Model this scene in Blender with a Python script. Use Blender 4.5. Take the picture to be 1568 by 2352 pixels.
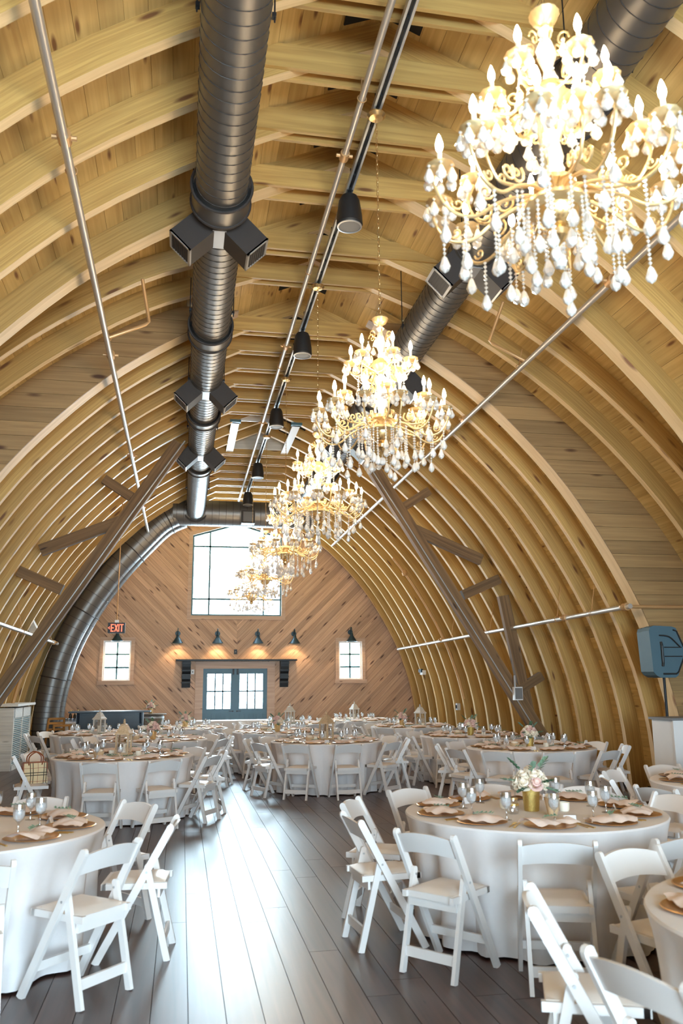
import bpy, math, random
from mathutils import Matrix, Vector
R = random.Random(7)
PI = math.pi
for o in list(bpy.data.objects): bpy.data.objects.remove(o)
S = bpy.context.scene
COL = S.collection

# ------------------------------------------------------------------ camera
FPX, YAW, PITCH, ROLL, H = 1900.0, 0.18843425, 0.20665283, -0.00754384, 1.65
cy, sy, cp, sp = math.cos(YAW), math.sin(YAW), math.cos(PITCH), math.sin(PITCH)
fw = Vector((sy*cp, cy*cp, sp)); rt = Vector((cy, -sy, 0)); up = rt.cross(fw)
cr, sr = math.cos(ROLL), math.sin(ROLL)
rt2 = cr*rt + sr*up; up2 = -sr*rt + cr*up
cam = bpy.data.cameras.new('camera'); camo = bpy.data.objects.new('camera', cam); COL.objects.link(camo)
m = Matrix((rt2, up2, -fw)).transposed().to_4x4(); m.translation = (0, 0, H); camo.matrix_world = m
cam.sensor_fit = 'VERTICAL'; cam.sensor_height = 36; cam.lens = FPX/2352*36
cam.clip_start = .05; cam.clip_end = 200
cam.dof.use_dof = True; cam.dof.focus_distance = 12.5; cam.dof.aperture_fstop = 2.8
S.camera = camo

# ------------------------------------------------------------------ light
SKY = 21.0
w = bpy.data.worlds.new('World'); S.world = w; w.use_nodes = True
bg = w.node_tree.nodes['Background']; bg.inputs[0].default_value = (.62, .85, 1, 1); bg.inputs[1].default_value = SKY
S.view_settings.view_transform = 'Standard'; S.view_settings.look = 'None'; S.view_settings.gamma = 1
S.view_settings.exposure = 1.12
BULB = 98.0
def portal(x, y, z, sx, sz, face):
    l = bpy.data.lights.new('window_daylight', 'AREA'); l.shape = 'RECTANGLE'; l.size = sx; l.size_y = sz
    l.cycles.is_portal = True
    o = bpy.data.objects.new('window_daylight', l); COL.objects.link(o); o.location = (x, y, z)
    o.rotation_euler = (PI/2, 0, PI) if face > 0 else (PI/2, 0, 0)
    # area lights shine along local -Z: +90 deg about X turns that to +Y, so flip for light entering towards -Y
    if face < 0: o.rotation_euler = (-PI/2, 0, 0)
    else: o.rotation_euler = (PI/2, 0, 0)

XC, YW, YB, YD, YR = 1.54, 24.52, 10.85, 8.0, -4.5      # barn axis, far wall, arch wall, rear wall

# ------------------------------------------------------------------ mesh builder
class MB:
    def __init__(s): s.v = []; s.f = []; s.uv = []
    def add(s, vs, fs, uv=None):
        b = len(s.v); s.v += [tuple(p) for p in vs]
        s.f += [tuple(i+b for i in f) for f in fs]
        if uv: s.uv += uv
        return s
    def box(s, c, d, M=None):
        x, y, z = d[0]/2, d[1]/2, d[2]/2
        vs = [Vector((i*x, j*y, k*z)) for i in (-1, 1) for j in (-1, 1) for k in (-1, 1)]
        if M: vs = [M @ p for p in vs]
        vs = [p + Vector(c) for p in vs]
        return s.add(vs, [(0,1,3,2),(4,6,7,5),(0,4,5,1),(2,3,7,6),(0,2,6,4),(1,5,7,3)])
    def beam(s, a, b, w, h, side=(1, 0, 0), w2=None):
        a = Vector(a); b = Vector(b); d = (b-a).normalized()
        t = Vector(side); t = (t - d*t.dot(d)).normalized(); n = d.cross(t)
        w2 = w if w2 is None else w2
        vs = [p + t*(i*ww/2) + n*(j*h/2) for p, ww in ((a, w), (b, w2)) for i, j in ((-1,-1),(1,-1),(1,1),(-1,1))]
        return s.add(vs, [(3,2,1,0),(4,5,6,7),(0,1,5,4),(1,2,6,5),(2,3,7,6),(3,0,4,7)])
    def tube(s, pts, r, n=8, closed=False):
        P = [Vector(p) for p in pts]; N = len(P)
        rr = r if isinstance(r, (list, tuple)) else [r]*N
        vs = []; up0 = None
        for i in range(N):
            if closed: d = (P[(i+1) % N]-P[i-1])
            else: d = P[min(i+1, N-1)]-P[max(i-1, 0)]
            d = d.normalized() if d.length > 1e-9 else Vector((0, 0, 1))
            if up0 is None:
                up0 = Vector((0, 0, 1)) if abs(d.z) < .9 else Vector((1, 0, 0))
            u = (up0 - d*up0.dot(d))
            u = u.normalized() if u.length > 1e-6 else d.orthogonal().normalized()
            up0 = u; q = d.cross(u)
            vs += [P[i] + (u*math.cos(2*PI*k/n) + q*math.sin(2*PI*k/n))*rr[i] for k in range(n)]
        fs = []
        for i in range(N if closed else N-1):
            j = (i+1) % N
            for k in range(n):
                l = (k+1) % n
                fs.append((i*n+k, i*n+l, j*n+l, j*n+k))
        if not closed: fs += [tuple(range(n))[::-1], tuple((N-1)*n+k for k in range(n))]
        return s.add(vs, fs)
    def cyl(s, a, b, r0, r1=None, n=12): return s.tube([a, b], [r0, r0 if r1 is None else r1], n)
    def lathe(s, prof, n=16, c=(0, 0, 0), flute=0):
        vs = []; fs = []; c = Vector(c)
        for r, z in prof:
            for k in range(n):
                q = r*(1 + (flute if k % 2 else 0)); a = 2*PI*k/n
                vs.append(c + Vector((q*math.cos(a), q*math.sin(a), z)))
        for i in range(len(prof)-1):
            for k in range(n):
                l = (k+1) % n
                fs.append((i*n+k, i*n+l, (i+1)*n+l, (i+1)*n+k))
        if prof[0][0] > 1e-4: fs.append(tuple(range(n))[::-1])
        if prof[-1][0] > 1e-4: fs.append(tuple((len(prof)-1)*n+k for k in range(n)))
        return s.add(vs, fs)
    def prism(s, poly, y0, y1):            # polygon in x,z pushed along y
        n = len(poly)
        vs = [(x, y0, z) for x, z in poly] + [(x, y1, z) for x, z in poly]
        return s.add(vs, [tuple(range(n)), tuple(range(2*n-1, n-1, -1))] + [((i+1) % n, i, n+i, n+(i+1) % n) for i in range(n)])
    def slab(s, poly, z0, z1):             # polygon in x,y pushed along z
        n = len(poly)
        vs = [(x, y, z0) for x, y in poly] + [(x, y, z1) for x, y in poly]
        return s.add(vs, [tuple(range(n))[::-1], tuple(range(n, 2*n))] + [(i, (i+1) % n, n+(i+1) % n, n+i) for i in range(n)])
    def mesh(s, name, mat, smooth=False):
        me = bpy.data.meshes.new(name); me.from_pydata(s.v, [], s.f); me.update()
        if mat: me.materials.append(MAT[mat])
        if smooth:
            me.polygons.foreach_set('use_smooth', [True]*len(me.polygons))
            try: me.set_sharp_from_angle(angle=math.radians(38))
            except Exception: pass
        if s.uv:
            uvl = me.uv_layers.new(name='UVMap')
            for i, t in enumerate(s.uv): uvl.data[i].uv = t
        return me
    def build(s, name, mat, parent=None, smooth=False, loc=None):
        return place(name, s.mesh(name, mat, smooth), parent, loc)

def place(name, me, parent=None, loc=None, M=None):
    o = bpy.data.objects.new(name, me); COL.objects.link(o)
    if parent: o.parent = parent
    if M: o.matrix_basis = M
    elif loc: o.location = loc
    return o
def tag(o, label=None, cat=None, group=None, kind=None):
    if label: o['label'] = label
    if cat: o['category'] = cat
    if group: o['group'] = group
    if kind: o['kind'] = kind
    return o
def thing(name, label, cat, loc=(0, 0, 0), rz=0, group=None):
    o = bpy.data.objects.new(name, None); COL.objects.link(o); o.empty_display_size = .1
    o.location = loc; o.rotation_euler = (0, 0, rz)
    return tag(o, label, cat, group)
KIDS = {}
def kids(o):
    if o.name not in KIDS: KIDS[o.name] = [c for c in bpy.data.objects if c.parent == o]
    return KIDS[o.name]
def dup(o, loc=None, rz=None, label=None, group=None, parent=None):
    c = o.copy(); COL.objects.link(c); c.parent = parent
    if loc is not None: c.location = loc
    if rz is not None: c.rotation_euler = (0, 0, rz)
    if label: c['label'] = label
    if group: c['group'] = group
    for k in kids(o): dup(k, parent=c)
    return c
def struct(name, M_, mat, smooth=False):
    return tag(M_.build(name, mat, None, smooth), kind='structure')

# ------------------------------------------------------------------ materials
MAT = {}
def lin(r, g, b): return tuple(((c/255)/12.92 if c/255 <= .04045 else ((c/255+.055)/1.055)**2.4) for c in (r, g, b)) + (1,)
def base(name):
    mt = bpy.data.materials.new(name); mt.use_nodes = True; MAT[name] = mt
    return mt, mt.node_tree, mt.node_tree.nodes['Principled BSDF']
def plain(name, col, rough=.5, metal=0, noise=.06, nscale=8, bump=0, **kw):
    mt, nt, b = base(name); N = nt.nodes; L = nt.links
    tc = N.new('ShaderNodeTexCoord'); nz = N.new('ShaderNodeTexNoise'); nz.inputs['Scale'].default_value = nscale; nz.inputs['Detail'].default_value = 4
    L.new(tc.outputs['Object'], nz.inputs['Vector'])
    hs = N.new('ShaderNodeHueSaturation'); hs.inputs['Color'].default_value = col
    mp = N.new('ShaderNodeMapRange'); mp.inputs[3].default_value = 1-noise; mp.inputs[4].default_value = 1+noise
    L.new(nz.outputs['Fac'], mp.inputs[0]); L.new(mp.outputs[0], hs.inputs['Value']); L.new(hs.outputs[0], b.inputs['Base Color'])
    b.inputs['Roughness'].default_value = rough; b.inputs['Metallic'].default_value = metal
    if bump:
        bp = N.new('ShaderNodeBump'); bp.inputs['Strength'].default_value = bump; bp.inputs['Distance'].default_value = .01
        L.new(nz.outputs['Fac'], bp.inputs['Height']); L.new(bp.outputs[0], b.inputs['Normal'])
    for k, v in kw.items(): b.inputs[k].default_value = v
    return mt
def wood(name, light, dark, knot, rough=.55, coord='Object', knots=.07, kscale=(1.1, 5, 5), var=.16, grain=(.9, 22, 22), bump=.12, **kw):
    mt, nt, b = base(name); N = nt.nodes; L = nt.links
    tc = N.new('ShaderNodeTexCoord'); oi = N.new('ShaderNodeObjectInfo')
    mu = N.new('ShaderNodeMath'); mu.operation = 'MULTIPLY'; mu.inputs[1].default_value = 57.0; L.new(oi.outputs['Random'], mu.inputs[0])
    ad = N.new('ShaderNodeVectorMath'); ad.operation = 'ADD'; L.new(tc.outputs[coord], ad.inputs[0]); L.new(mu.outputs[0], ad.inputs[1])
    def scaled(sc):
        v = N.new('ShaderNodeVectorMath'); v.operation = 'MULTIPLY'; v.inputs[1].default_value = sc; L.new(ad.outputs[0], v.inputs[0]); return v
    g = N.new('ShaderNodeTexNoise'); g.inputs['Scale'].default_value = 1; g.inputs['Detail'].default_value = 6; g.inputs['Distortion'].default_value = .6
    L.new(scaled(grain).outputs[0], g.inputs['Vector'])
    rp = N.new('ShaderNodeValToRGB'); L.new(g.outputs['Fac'], rp.inputs[0])
    rp.color_ramp.elements[0].position = .3; rp.color_ramp.elements[0].color = dark
    rp.color_ramp.elements[1].position = .68; rp.color_ramp.elements[1].color = light
    vo = N.new('ShaderNodeTexVoronoi'); vo.inputs['Scale'].default_value = 1; L.new(scaled(kscale).outputs[0], vo.inputs['Vector'])
    kr = N.new('ShaderNodeValToRGB'); L.new(vo.outputs['Distance'], kr.inputs[0])
    kr.color_ramp.elements[0].position = knots; kr.color_ramp.elements[0].color = (1, 1, 1, 1)
    kr.color_ramp.elements[1].position = knots*2.3; kr.color_ramp.elements[1].color = (0, 0, 0, 1)
    mx = N.new('ShaderNodeMix'); mx.data_type = 'RGBA'; L.new(kr.outputs[0], mx.inputs[0]); L.new(rp.outputs[0], mx.inputs[6]); mx.inputs[7].default_value = knot
    hs = N.new('ShaderNodeHueSaturation'); L.new(mx.outputs[2], hs.inputs['Color'])
    mr = N.new('ShaderNodeMapRange'); mr.inputs[3].default_value = 1-var; mr.inputs[4].default_value = 1+var
    L.new(oi.outputs['Random'], mr.inputs[0]); L.new(mr.outputs[0], hs.inputs['Value']); L.new(hs.outputs[0], b.inputs['Base Color'])
    b.inputs['Roughness'].default_value = rough
    bp = N.new('ShaderNodeBump'); bp.inputs['Strength'].default_value = bump; bp.inputs['Distance'].default_value = .004
    L.new(g.outputs['Fac'], bp.inputs['Height']); L.new(bp.outputs[0], b.inputs['Normal'])
    for k, v in kw.items(): b.inputs[k].default_value = v
    return mt
def emit(name, col, st):
    mt, nt, b = base(name); b.inputs['Base Color'].default_value = col
    b.inputs['Emission Color'].default_value = col; b.inputs['Emission Strength'].default_value = st
def glass(name, tint=(1, 1, 1, 1), fac=.07, rough=.02):     # thin sheet: lets light straight through, mirrors a little
    mt, nt, b = base(name); N = nt.nodes; L = nt.links; N.remove(b)
    t = N.new('ShaderNodeBsdfTransparent'); t.inputs[0].default_value = tint
    g = N.new('ShaderNodeBsdfGlossy'); g.inputs['Roughness'].default_value = rough
    x = N.new('ShaderNodeMixShader'); x.inputs[0].default_value = fac
    L.new(t.outputs[0], x.inputs[1]); L.new(g.outputs[0], x.inputs[2]); L.new(x.outputs[0], N['Material Output'].inputs[0])

PINE = dict(light=lin(196, 158, 93), dark=lin(166, 128, 70), knot=lin(112, 72, 40))
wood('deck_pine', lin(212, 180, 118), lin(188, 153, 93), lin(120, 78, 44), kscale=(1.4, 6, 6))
wood('pine', **PINE)
wood('pine_curved', coord='UV', kscale=(1.3, 6, 6), grain=(1.2, 60, 60), **PINE)
wood('pine_edge_lit', coord='UV', light=lin(234, 203, 156), dark=lin(212, 178, 128), knot=lin(150, 104, 66), var=.05)  # paler copy of the pine; light on the rafter under-edges is in its colour
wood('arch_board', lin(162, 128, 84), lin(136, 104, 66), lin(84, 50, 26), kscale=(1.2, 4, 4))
wood('wall_board', lin(208, 168, 138), lin(178, 138, 110), lin(96, 60, 42), kscale=(1.6, 7, 7), knots=.09, var=.2)
wood('trim_wood', lin(204, 170, 148), lin(184, 150, 128), lin(120, 80, 60), knots=.03, var=.06)
wood('timber', lin(136, 104, 70), lin(94, 70, 46), lin(56, 36, 24), rough=.75, knots=.05)
wood('floor_wood', lin(88, 62, 54), lin(58, 40, 36), lin(30, 20, 18), rough=.33, knots=.02, var=.22, grain=(.7, 16, 16), bump=.05, **{'Specular IOR Level': .7})
wood('white_wash', lin(226, 220, 212), lin(200, 192, 182), lin(150, 138, 124), knots=.05, var=.06)
wood('barrel_oak', lin(140, 128, 118), lin(98, 88, 80), lin(60, 50, 44), knots=.02)
wood('lantern_wood', lin(206, 178, 144), lin(176, 148, 116), lin(140, 110, 84), knots=.02, var=.08, kscale=(12, 12, 12), grain=(9, 60, 60))
wood('lantern_pale', lin(214, 206, 198), lin(190, 180, 170), lin(150, 140, 130), knots=.02, var=.08, kscale=(12, 12, 12), grain=(9, 60, 60))
wood('honey_wood', lin(190, 132, 64), lin(158, 104, 46), lin(90, 50, 20), knots=.02)
plain('dark', lin(20, 18, 18), .8)
plain('black_vent', lin(24, 22, 24), .9)
plain('shell', lin(60, 46, 32), .9)
plain('duct', (.17, .158, .15, 1), .40, .7, .05, 5)
plain('duct_seam', (.05, .045, .043, 1), .6, .3)
plain('duct_dark', lin(58, 52, 50), .55, .2)
plain('galvanised', lin(188, 188, 190), .4, .6)
plain('pipe_steel', lin(200, 192, 184), .35, .55)
plain('pipe_tan', lin(196, 152, 104), .42, .35)
plain('brass', (.80, .56, .27, 1), .26, .9, .1, 40)
plain('antique_gold', (.66, .48, .25, 1), .36, .6, .12, 60)
plain('black_metal', lin(38, 40, 44), .45, .4)
plain('black_plastic', lin(34, 33, 34), .5)
plain('speaker_grille', lin(120, 118, 118), .6, .2)
plain('lamp_teal', lin(36, 58, 70), .4, .3)
plain('door_teal', lin(74, 106, 122), .45)
plain('frame_teal', lin(64, 100, 112), .5)
plain('white_paint', lin(226, 222, 220), .38, 0, .03)
plain('chair_white', lin(226, 220, 217), .34, 0, .03)
plain('cushion', lin(224, 214, 206), .42, 0, .04, 12)
plain('cloth', lin(224, 218, 217), .95, 0, .03, 30, .06)
plain('linen_grey', lin(206, 202, 204), .95, 0, .04, 30, .06)
plain('blush', lin(232, 212, 202), .95, 0, .05, 30, .1)
plain('charger', (.72, .42, .17, 1), .3, .8, .15, 25)
plain('gold', (.78, .52, .18, 1), .3, .9)
plain('glitter_gold', (.62, .44, .14, 1), .35, .85, .35, 220, .4)
plain('rose_blush', lin(232, 196, 186), .8, 0, .06, 60)
plain('rose_cream', lin(240, 226, 206), .8, 0, .05, 60)
plain('leaf', lin(74, 112, 88), .55, 0, .2, 40)
plain('leaf_pale', lin(116, 144, 122), .6, 0, .15, 40)
plain('wax', lin(244, 236, 220), .6)
plain('burlap', lin(206, 176, 140), .95, 0, .15, 90, .3)
plain('leather', lin(140, 74, 40), .45, 0, .1, 30, .1)
plain('pa_grey', lin(74, 100, 112), .55)
plain('ink', lin(60, 54, 50), .8)
plain('bar_dark', lin(34, 44, 56), .35, 0, .25, 5)
plain('bottle_dark', lin(24, 22, 20), .15)
plain('lattice_teal', lin(96, 140, 152), .6)
glass('pane'); glass('clear', fac=.12)
mt, nt, b = base('crystal'); b.inputs['Base Color'].default_value = (1, .97, .94, 1); b.inputs['Roughness'].default_value = .06; b.inputs['Transmission Weight'].default_value = .5; b.inputs['IOR'].default_value = 1.55
glass('goblet', (.97, .985, 1, 1), .32, .05)
mt, nt, b = base('ice_water'); b.inputs['Base Color'].default_value = (.96, .98, 1, 1); b.inputs['Roughness'].default_value = .12; b.inputs['Transmission Weight'].default_value = .45; b.inputs['IOR'].default_value = 1.33
S.cycles.max_bounces = 8; S.cycles.transmission_bounces = 5; S.cycles.glossy_bounces = 3; S.cycles.diffuse_bounces = 4
emit('bulb', (1, .80, .52, 1), BULB)
emit('lamp_bulb', (1, .72, .38, 1), 60)
emit('exit_red', (1, .10, .05, 1), 1.6)
emit('candle_flame', (1, .6, .25, 1), 8)
# checked bag cloth: crossing dark bands and thin red lines on beige
mt, nt, b = base('check'); N = nt.nodes; L = nt.links
tc = N.new('ShaderNodeTexCoord'); sx = N.new('ShaderNodeSeparateXYZ'); L.new(tc.outputs['UV'], sx.inputs[0])
def band(out, period, width, off=0):
    a = N.new('ShaderNodeMath'); a.operation = 'ADD'; a.inputs[1].default_value = off; L.new(out, a.inputs[0])
    d = N.new('ShaderNodeMath'); d.operation = 'MODULO'; d.inputs[1].default_value = period; L.new(a.outputs[0], d.inputs[0])
    c = N.new('ShaderNodeMath'); c.operation = 'LESS_THAN'; c.inputs[1].default_value = width; L.new(d.outputs[0], c.inputs[0]); return c.outputs[0]
last = None; colr = lin(222, 200, 160)
for k in (0, 1):
    for per, wd, off, c, f in ((.16, .012, 1, lin(40, 34, 32), .8), (.16, .012, 1.03, lin(40, 34, 32), .8), (.16, .005, 1.10, lin(150, 50, 40), .8)):
        mx = N.new('ShaderNodeMix'); mx.data_type = 'RGBA'
        ml = N.new('ShaderNodeMath'); ml.operation = 'MULTIPLY'; ml.inputs[1].default_value = f; L.new(band(sx.outputs[k], per, wd, off), ml.inputs[0])
        L.new(ml.outputs[0], mx.inputs[0]); mx.inputs[7].default_value = c
        if last is None: mx.inputs[6].default_value = colr
        else: L.new(last, mx.inputs[6])
        last = mx.outputs[2]
L.new(last, b.inputs['Base Color']); b.inputs['Roughness'].default_value = .8

# ------------------------------------------------------------------ roof profiles (x from the ridge, z above floor)
FAR = [(0,7.15),(.8,6.8),(1.64,6.35),(2.5,5.76),(3.2,5.1),(3.8,4.4),(4.35,3.55),(4.78,2.72),(5.0,2.12),(5.13,1.69),(5.26,1.0),(5.33,0)]
NEAR = [(0,7.15),(.77,6.81),(1.8,6.42),(2.25,6.2),(2.83,5.83),(3.4,5.4),(4.15,4.7),(4.88,3.84),(5.4,3.0),(5.8,2.1),(6.1,1.1),(6.25,0)]
def spline(P, n=4):
    out = []
    for i in range(len(P)-1):
        a, b_, c, d = P[max(i-1,0)], P[i], P[i+1], P[min(i+2,len(P)-1)]
        for k in range(n):
            t = k/n
            out.append(tuple(.5*((2*b_[j])+(c[j]-a[j])*t+(2*a[j]-5*b_[j]+4*c[j]-d[j])*t*t+(3*b_[j]-a[j]-3*c[j]+d[j])*t**3) for j in (0,1)))
    return out + [P[-1]]
def offset(P, d):
    out = []
    for i in range(len(P)):
        a, b_ = P[max(i-1,0)], P[min(i+1,len(P)-1)]
        tx, tz = b_[0]-a[0], b_[1]-a[1]; l = math.hypot(tx, tz)
        out.append((P[i][0]-tz/l*d, P[i][1]+tx/l*d))
    s = (P[1][1]-P[0][1])/(P[1][0]-P[0][0]); x, z = out[0]
    out[0] = (0, z - s*x)
    out[-1] = (out[-1][0], 0)
    return [p for i, p in enumerate(out) if i == 0 or p[0] > out[0][0]]
def resample(P, step):
    out = []; acc = 0; nxt = step/2
    for a, b_ in zip(P, P[1:]):
        l = math.hypot(b_[0]-a[0], b_[1]-a[1])
        while nxt <= acc+l:
            t = (nxt-acc)/l
            out.append(((a[0]+(b_[0]-a[0])*t, a[1]+(b_[1]-a[1])*t), ((b_[0]-a[0])/l, (b_[1]-a[1])/l))); nxt += step
        acc += l
    return out
def xat(P, z):
    for a, b_ in zip(P, P[1:]):
        if a[1] >= z >= b_[1]: return a[0]+(b_[0]-a[0])*(a[1]-z)/max(a[1]-b_[1], 1e-9)
    return 0 if z > P[0][1] else P[-1][0]
FI, NI = spline(FAR), spline(NEAR)
FO, NO = offset(FI, .25), offset(NI, .25)
FS, NS = offset(FI, .31), offset(NI, .31)

# ------------------------------------------------------------------ polygon cutting
def clip(poly, n, d, keep=1):              # keep the side where n.p <= d (keep=1) or >= d
    out = []
    for i in range(len(poly)):
        p, q = poly[i], poly[(i+1) % len(poly)]
        a = (n[0]*p[0]+n[1]*p[1]-d)*keep; b_ = (n[0]*q[0]+n[1]*q[1]-d)*keep
        if a <= 0: out.append(p)
        if a*b_ < 0:
            t = a/(a-b_); out.append((p[0]+(q[0]-p[0])*t, p[1]+(q[1]-p[1])*t))
    return out if len(out) > 2 else []
def area(p): return abs(sum(p[i][0]*p[(i+1)%len(p)][1]-p[(i+1)%len(p)][0]*p[i][1] for i in range(len(p))))/2
def edges(poly):                           # outward half planes of a counter-clockwise convex polygon
    r = []
    for i in range(len(poly)):
        p, q = poly[i], poly[(i+1) % len(poly)]; n = (q[1]-p[1], -(q[0]-p[0])); r.append((n, n[0]*p[0]+n[1]*p[1]))
    return r
def subtract(pieces, hole):
    out = []
    for p in pieces:
        rest = p
        for n, d in edges(hole):
            if not rest: break
            o = clip(rest, n, d, -1)
            if o and area(o) > 1e-5: out.append(o)
            rest = clip(rest, n, d, 1)
    return out
def ccw(p):
    s = sum(p[i][0]*p[(i+1)%len(p)][1]-p[(i+1)%len(p)][0]*p[i][1] for i in range(len(p)))
    return p if s > 0 else p[::-1]
def rect(x0, x1, z0, z1): return [(x0,z0),(x1,z0),(x1,z1),(x0,z1)]
def board(name, pieces, th, U, V, O, mat, parent):   # pieces: world plane polygons given in (u,v)
    U = Vector(U); V = Vector(V); W = U.cross(V)
    M = Matrix((U, V, W)).transposed().to_4x4(); M.translation = O
    mb = MB()
    for p in pieces: mb.slab(ccw(p), 0, th)
    return place(name, mb.mesh(name, mat), parent, M=M)

# ------------------------------------------------------------------ floor
floor = struct('floor', MB().box((XC, (YR+YW)/2, -.06), (14.4, YW-YR+.6, .08)), 'dark')
PW = .19; row = 0; x = XC-6.3; rest = MB(); lens = [2.4, 2.9, 3.4, 3.9]
fm = {l: MB().box((0, 0, -.011), (l-.004, PW-.004, .022)).mesh('floor_plank', 'floor_wood') for l in lens}
while x < XC+6.35:
    y = YR - R.random()*2.5
    while y < YW:
        l = R.choice(lens); c = y+l/2
        if 1.2 < c < 12.5 and -3.2 < x < 5.2 and not (x < -2 and c < 5) and not (x > 3.4 and c < 5):
            place('floor_plank', fm[l], floor, M=Matrix(((0,-1,0,x),(1,0,0,c),(0,0,1,0),(0,0,0,1))))
        else: rest.box((x, c, -.011), (PW-.004, l-.004, .022))
        y += l
    x += PW
tag(rest.build('floor_plank_field', 'floor_wood', floor), kind='stuff')

# ------------------------------------------------------------------ ceiling: shell, planks, rafters, collar ties
sh = MB()
for P, y0, y1 in ((FS, YR-.1, YD), (NS, YD, YB), (FS, YB, YW+.2)):
    for s in (1, -1):
        n = len(P); vs = [(XC+s*p[0], y, p[1]) for y in (y0, y1) for p in P]
        sh.add(vs, [(i, i+1, n+i+1, n+i) for i in range(n-1)])
ceiling = struct('ceiling', sh, 'shell')
for P, y0, y1 in ((FO, YR, YD), (NO, YD, YB), (FO, YB, YW)):
    me = MB().box((0, 0, 0), (y1-y0, .193, .025)).mesh('deck_plank', 'deck_pine')
    for (px, pz), (tx, tz) in resample(P, .196):
        for s in (1, -1):
            U = Vector((0, 1, 0)); V = Vector((s*tx, 0, tz)); W = U.cross(V)
            M = Matrix((U, V, W)).transposed().to_4x4(); M.translation = (XC+s*(px+tz*-.012), (y0+y1)/2, pz+tx*.012)
            place('deck_plank', me, ceiling, M=M)
def rafter_mesh(P, O, th, mirror):
    mb = MB(); s = -1 if mirror else 1; n = min(len(P), len(O)); u = [0]
    # match inner and outer points by arc fraction
    def at(Q, f):
        L_ = [0]
        for a, b_ in zip(Q, Q[1:]): L_.append(L_[-1]+math.hypot(b_[0]-a[0], b_[1]-a[1]))
        t = f*L_[-1]
        for i in range(len(Q)-1):
            if L_[i+1] >= t-1e-9:
                k = (t-L_[i])/max(L_[i+1]-L_[i], 1e-9); return (Q[i][0]+(Q[i+1][0]-Q[i][0])*k, Q[i][1]+(Q[i+1][1]-Q[i][1])*k)
        return Q[-1]
    N_ = 30; vs = []
    for i in range(N_+1):
        f = i/N_; a, o = at(P, f), at(O, f)
        vs += [(s*a[0], -th/2, a[1]), (s*a[0], th/2, a[1]), (s*o[0], th/2, o[1]), (s*o[0], -th/2, o[1])]
    fs = []; uv = []
    for i in range(N_):
        for k in range(4):
            l = (k+1) % 4; f = (i*4+k, i*4+l, i*4+4+l, i*4+4+k)
            u0, u1 = i*.3, i*.3+.3; v0, v1 = k*.37, k*.37+(.11 if k % 2 == 0 else .24)
            q = [(u0, v0), (u0, v1), (u1, v1), (u1, v0)]
            if not mirror: f = f[::-1]; q = q[::-1]
            fs.append(f); uv += q
    fs += [(0, 1, 2, 3), (N_*4+3, N_*4+2, N_*4+1, N_*4)]; uv += [(0,0),(0,.1),(.2,.1),(.2,0)]*2
    mb.add(vs, fs, uv)
    me = mb.mesh('rafter', 'pine_curved'); me.materials.append(MAT['pine_edge_lit'])
    for i in range(N_): me.polygons[i*4].material_index = 1       # rafter under-edge, paler to stand for the light on it
    return me
near_y = [6.98-.81*k for k in range(14)]
dorm_y = [9.15, 9.93]
far_y = [11.56+.75*k for k in range(18)]
for ys, P, O in ((near_y + far_y, FI, FO), (dorm_y, NI, NO)):
    mr_, ml_ = rafter_mesh(P, O, .10, False), rafter_mesh(P, O, .10, True)
    for y in ys:
        place('rafter', mr_, ceiling, (XC, y, 0)); place('rafter', ml_, ceiling, (XC, y, 0))
for mir in (False, True): place('double_rafter', rafter_mesh(FI, FO, .21, mir), ceiling, (XC, 7.93, 0))
tie = MB().prism([(-1.5, 6.8), (1.5, 6.8), (.98, 7.03), (-.98, 7.03)], -.019, .019).mesh('collar_tie', 'pine')
near_y = near_y + [7.93] + dorm_y
for y in near_y + far_y:
    if 15.7 < y < 18.1: continue                       # ties cut away under the cupola
    for s in (-1, 1): place('collar_tie', tie, ceiling, (XC, y+s*(.125 if y == 7.93 else .07), 0))
vent = MB()
for s in (1, -1): vent.beam((0, 0, 7.38), (s*.34, 0, 7.235), .5, .012, (0, 1, 0))
vm = vent.mesh('vent_baffle', 'black_vent')
allr = sorted(near_y + far_y)
for a, b_ in zip(allr, allr[1:]):
    if a > 3: place('vent_baffle', vm, ceiling, (XC, (a+b_)/2, 0))

# ------------------------------------------------------------------ arch wall where the two roofs meet
wa = MB()
for s in (1, -1):
    z = 0
    while z < 6.7:
        z1 = z+.15; a0, a1 = xat(FI, z)+.02, xat(FI, z1)+.02; b0, b1 = xat(NO, z), xat(NO, z1)
        wa.prism([(XC+s*p, q) for p, q in ((a0, z), (b0, z), (max(b1, a1+.001), z1), (a1, z1))], YB-.13, YB+.10); z = z1
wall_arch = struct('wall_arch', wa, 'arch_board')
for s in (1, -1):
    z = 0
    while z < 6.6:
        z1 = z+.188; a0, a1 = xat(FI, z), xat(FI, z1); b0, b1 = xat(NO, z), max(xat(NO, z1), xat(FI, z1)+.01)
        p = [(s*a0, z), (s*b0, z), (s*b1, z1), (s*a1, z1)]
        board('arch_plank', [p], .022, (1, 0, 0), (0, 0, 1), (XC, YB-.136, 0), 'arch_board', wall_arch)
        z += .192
FIT = [p for p in FI if p[1] < 6.8]; FOT = [p for p in FO if p[0] > FIT[0][0]]
for mir in (False, True):
    place('arch_beam', rafter_mesh(FIT, FOT, .27, mir), wall_arch, (XC, YB, 0))
# plank cheek that closes the other side of the raised bay
wd_ = MB()
for s in (1, -1):
    z = 0
    while z < 6.45:
        z1 = z+.3; a0, a1 = xat(FO, z), xat(FO, z1); b0, b1 = xat(NO, z), xat(NO, z1)
        wd_.prism([(XC+s*p, q) for p, q in ((a0, z), (b0, z), (max(b1, a1+.001), z1), (a1, z1))], YD+.02, YD+.06); z = z1
struct('wall_cheek', wd_, 'arch_board')

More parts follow.
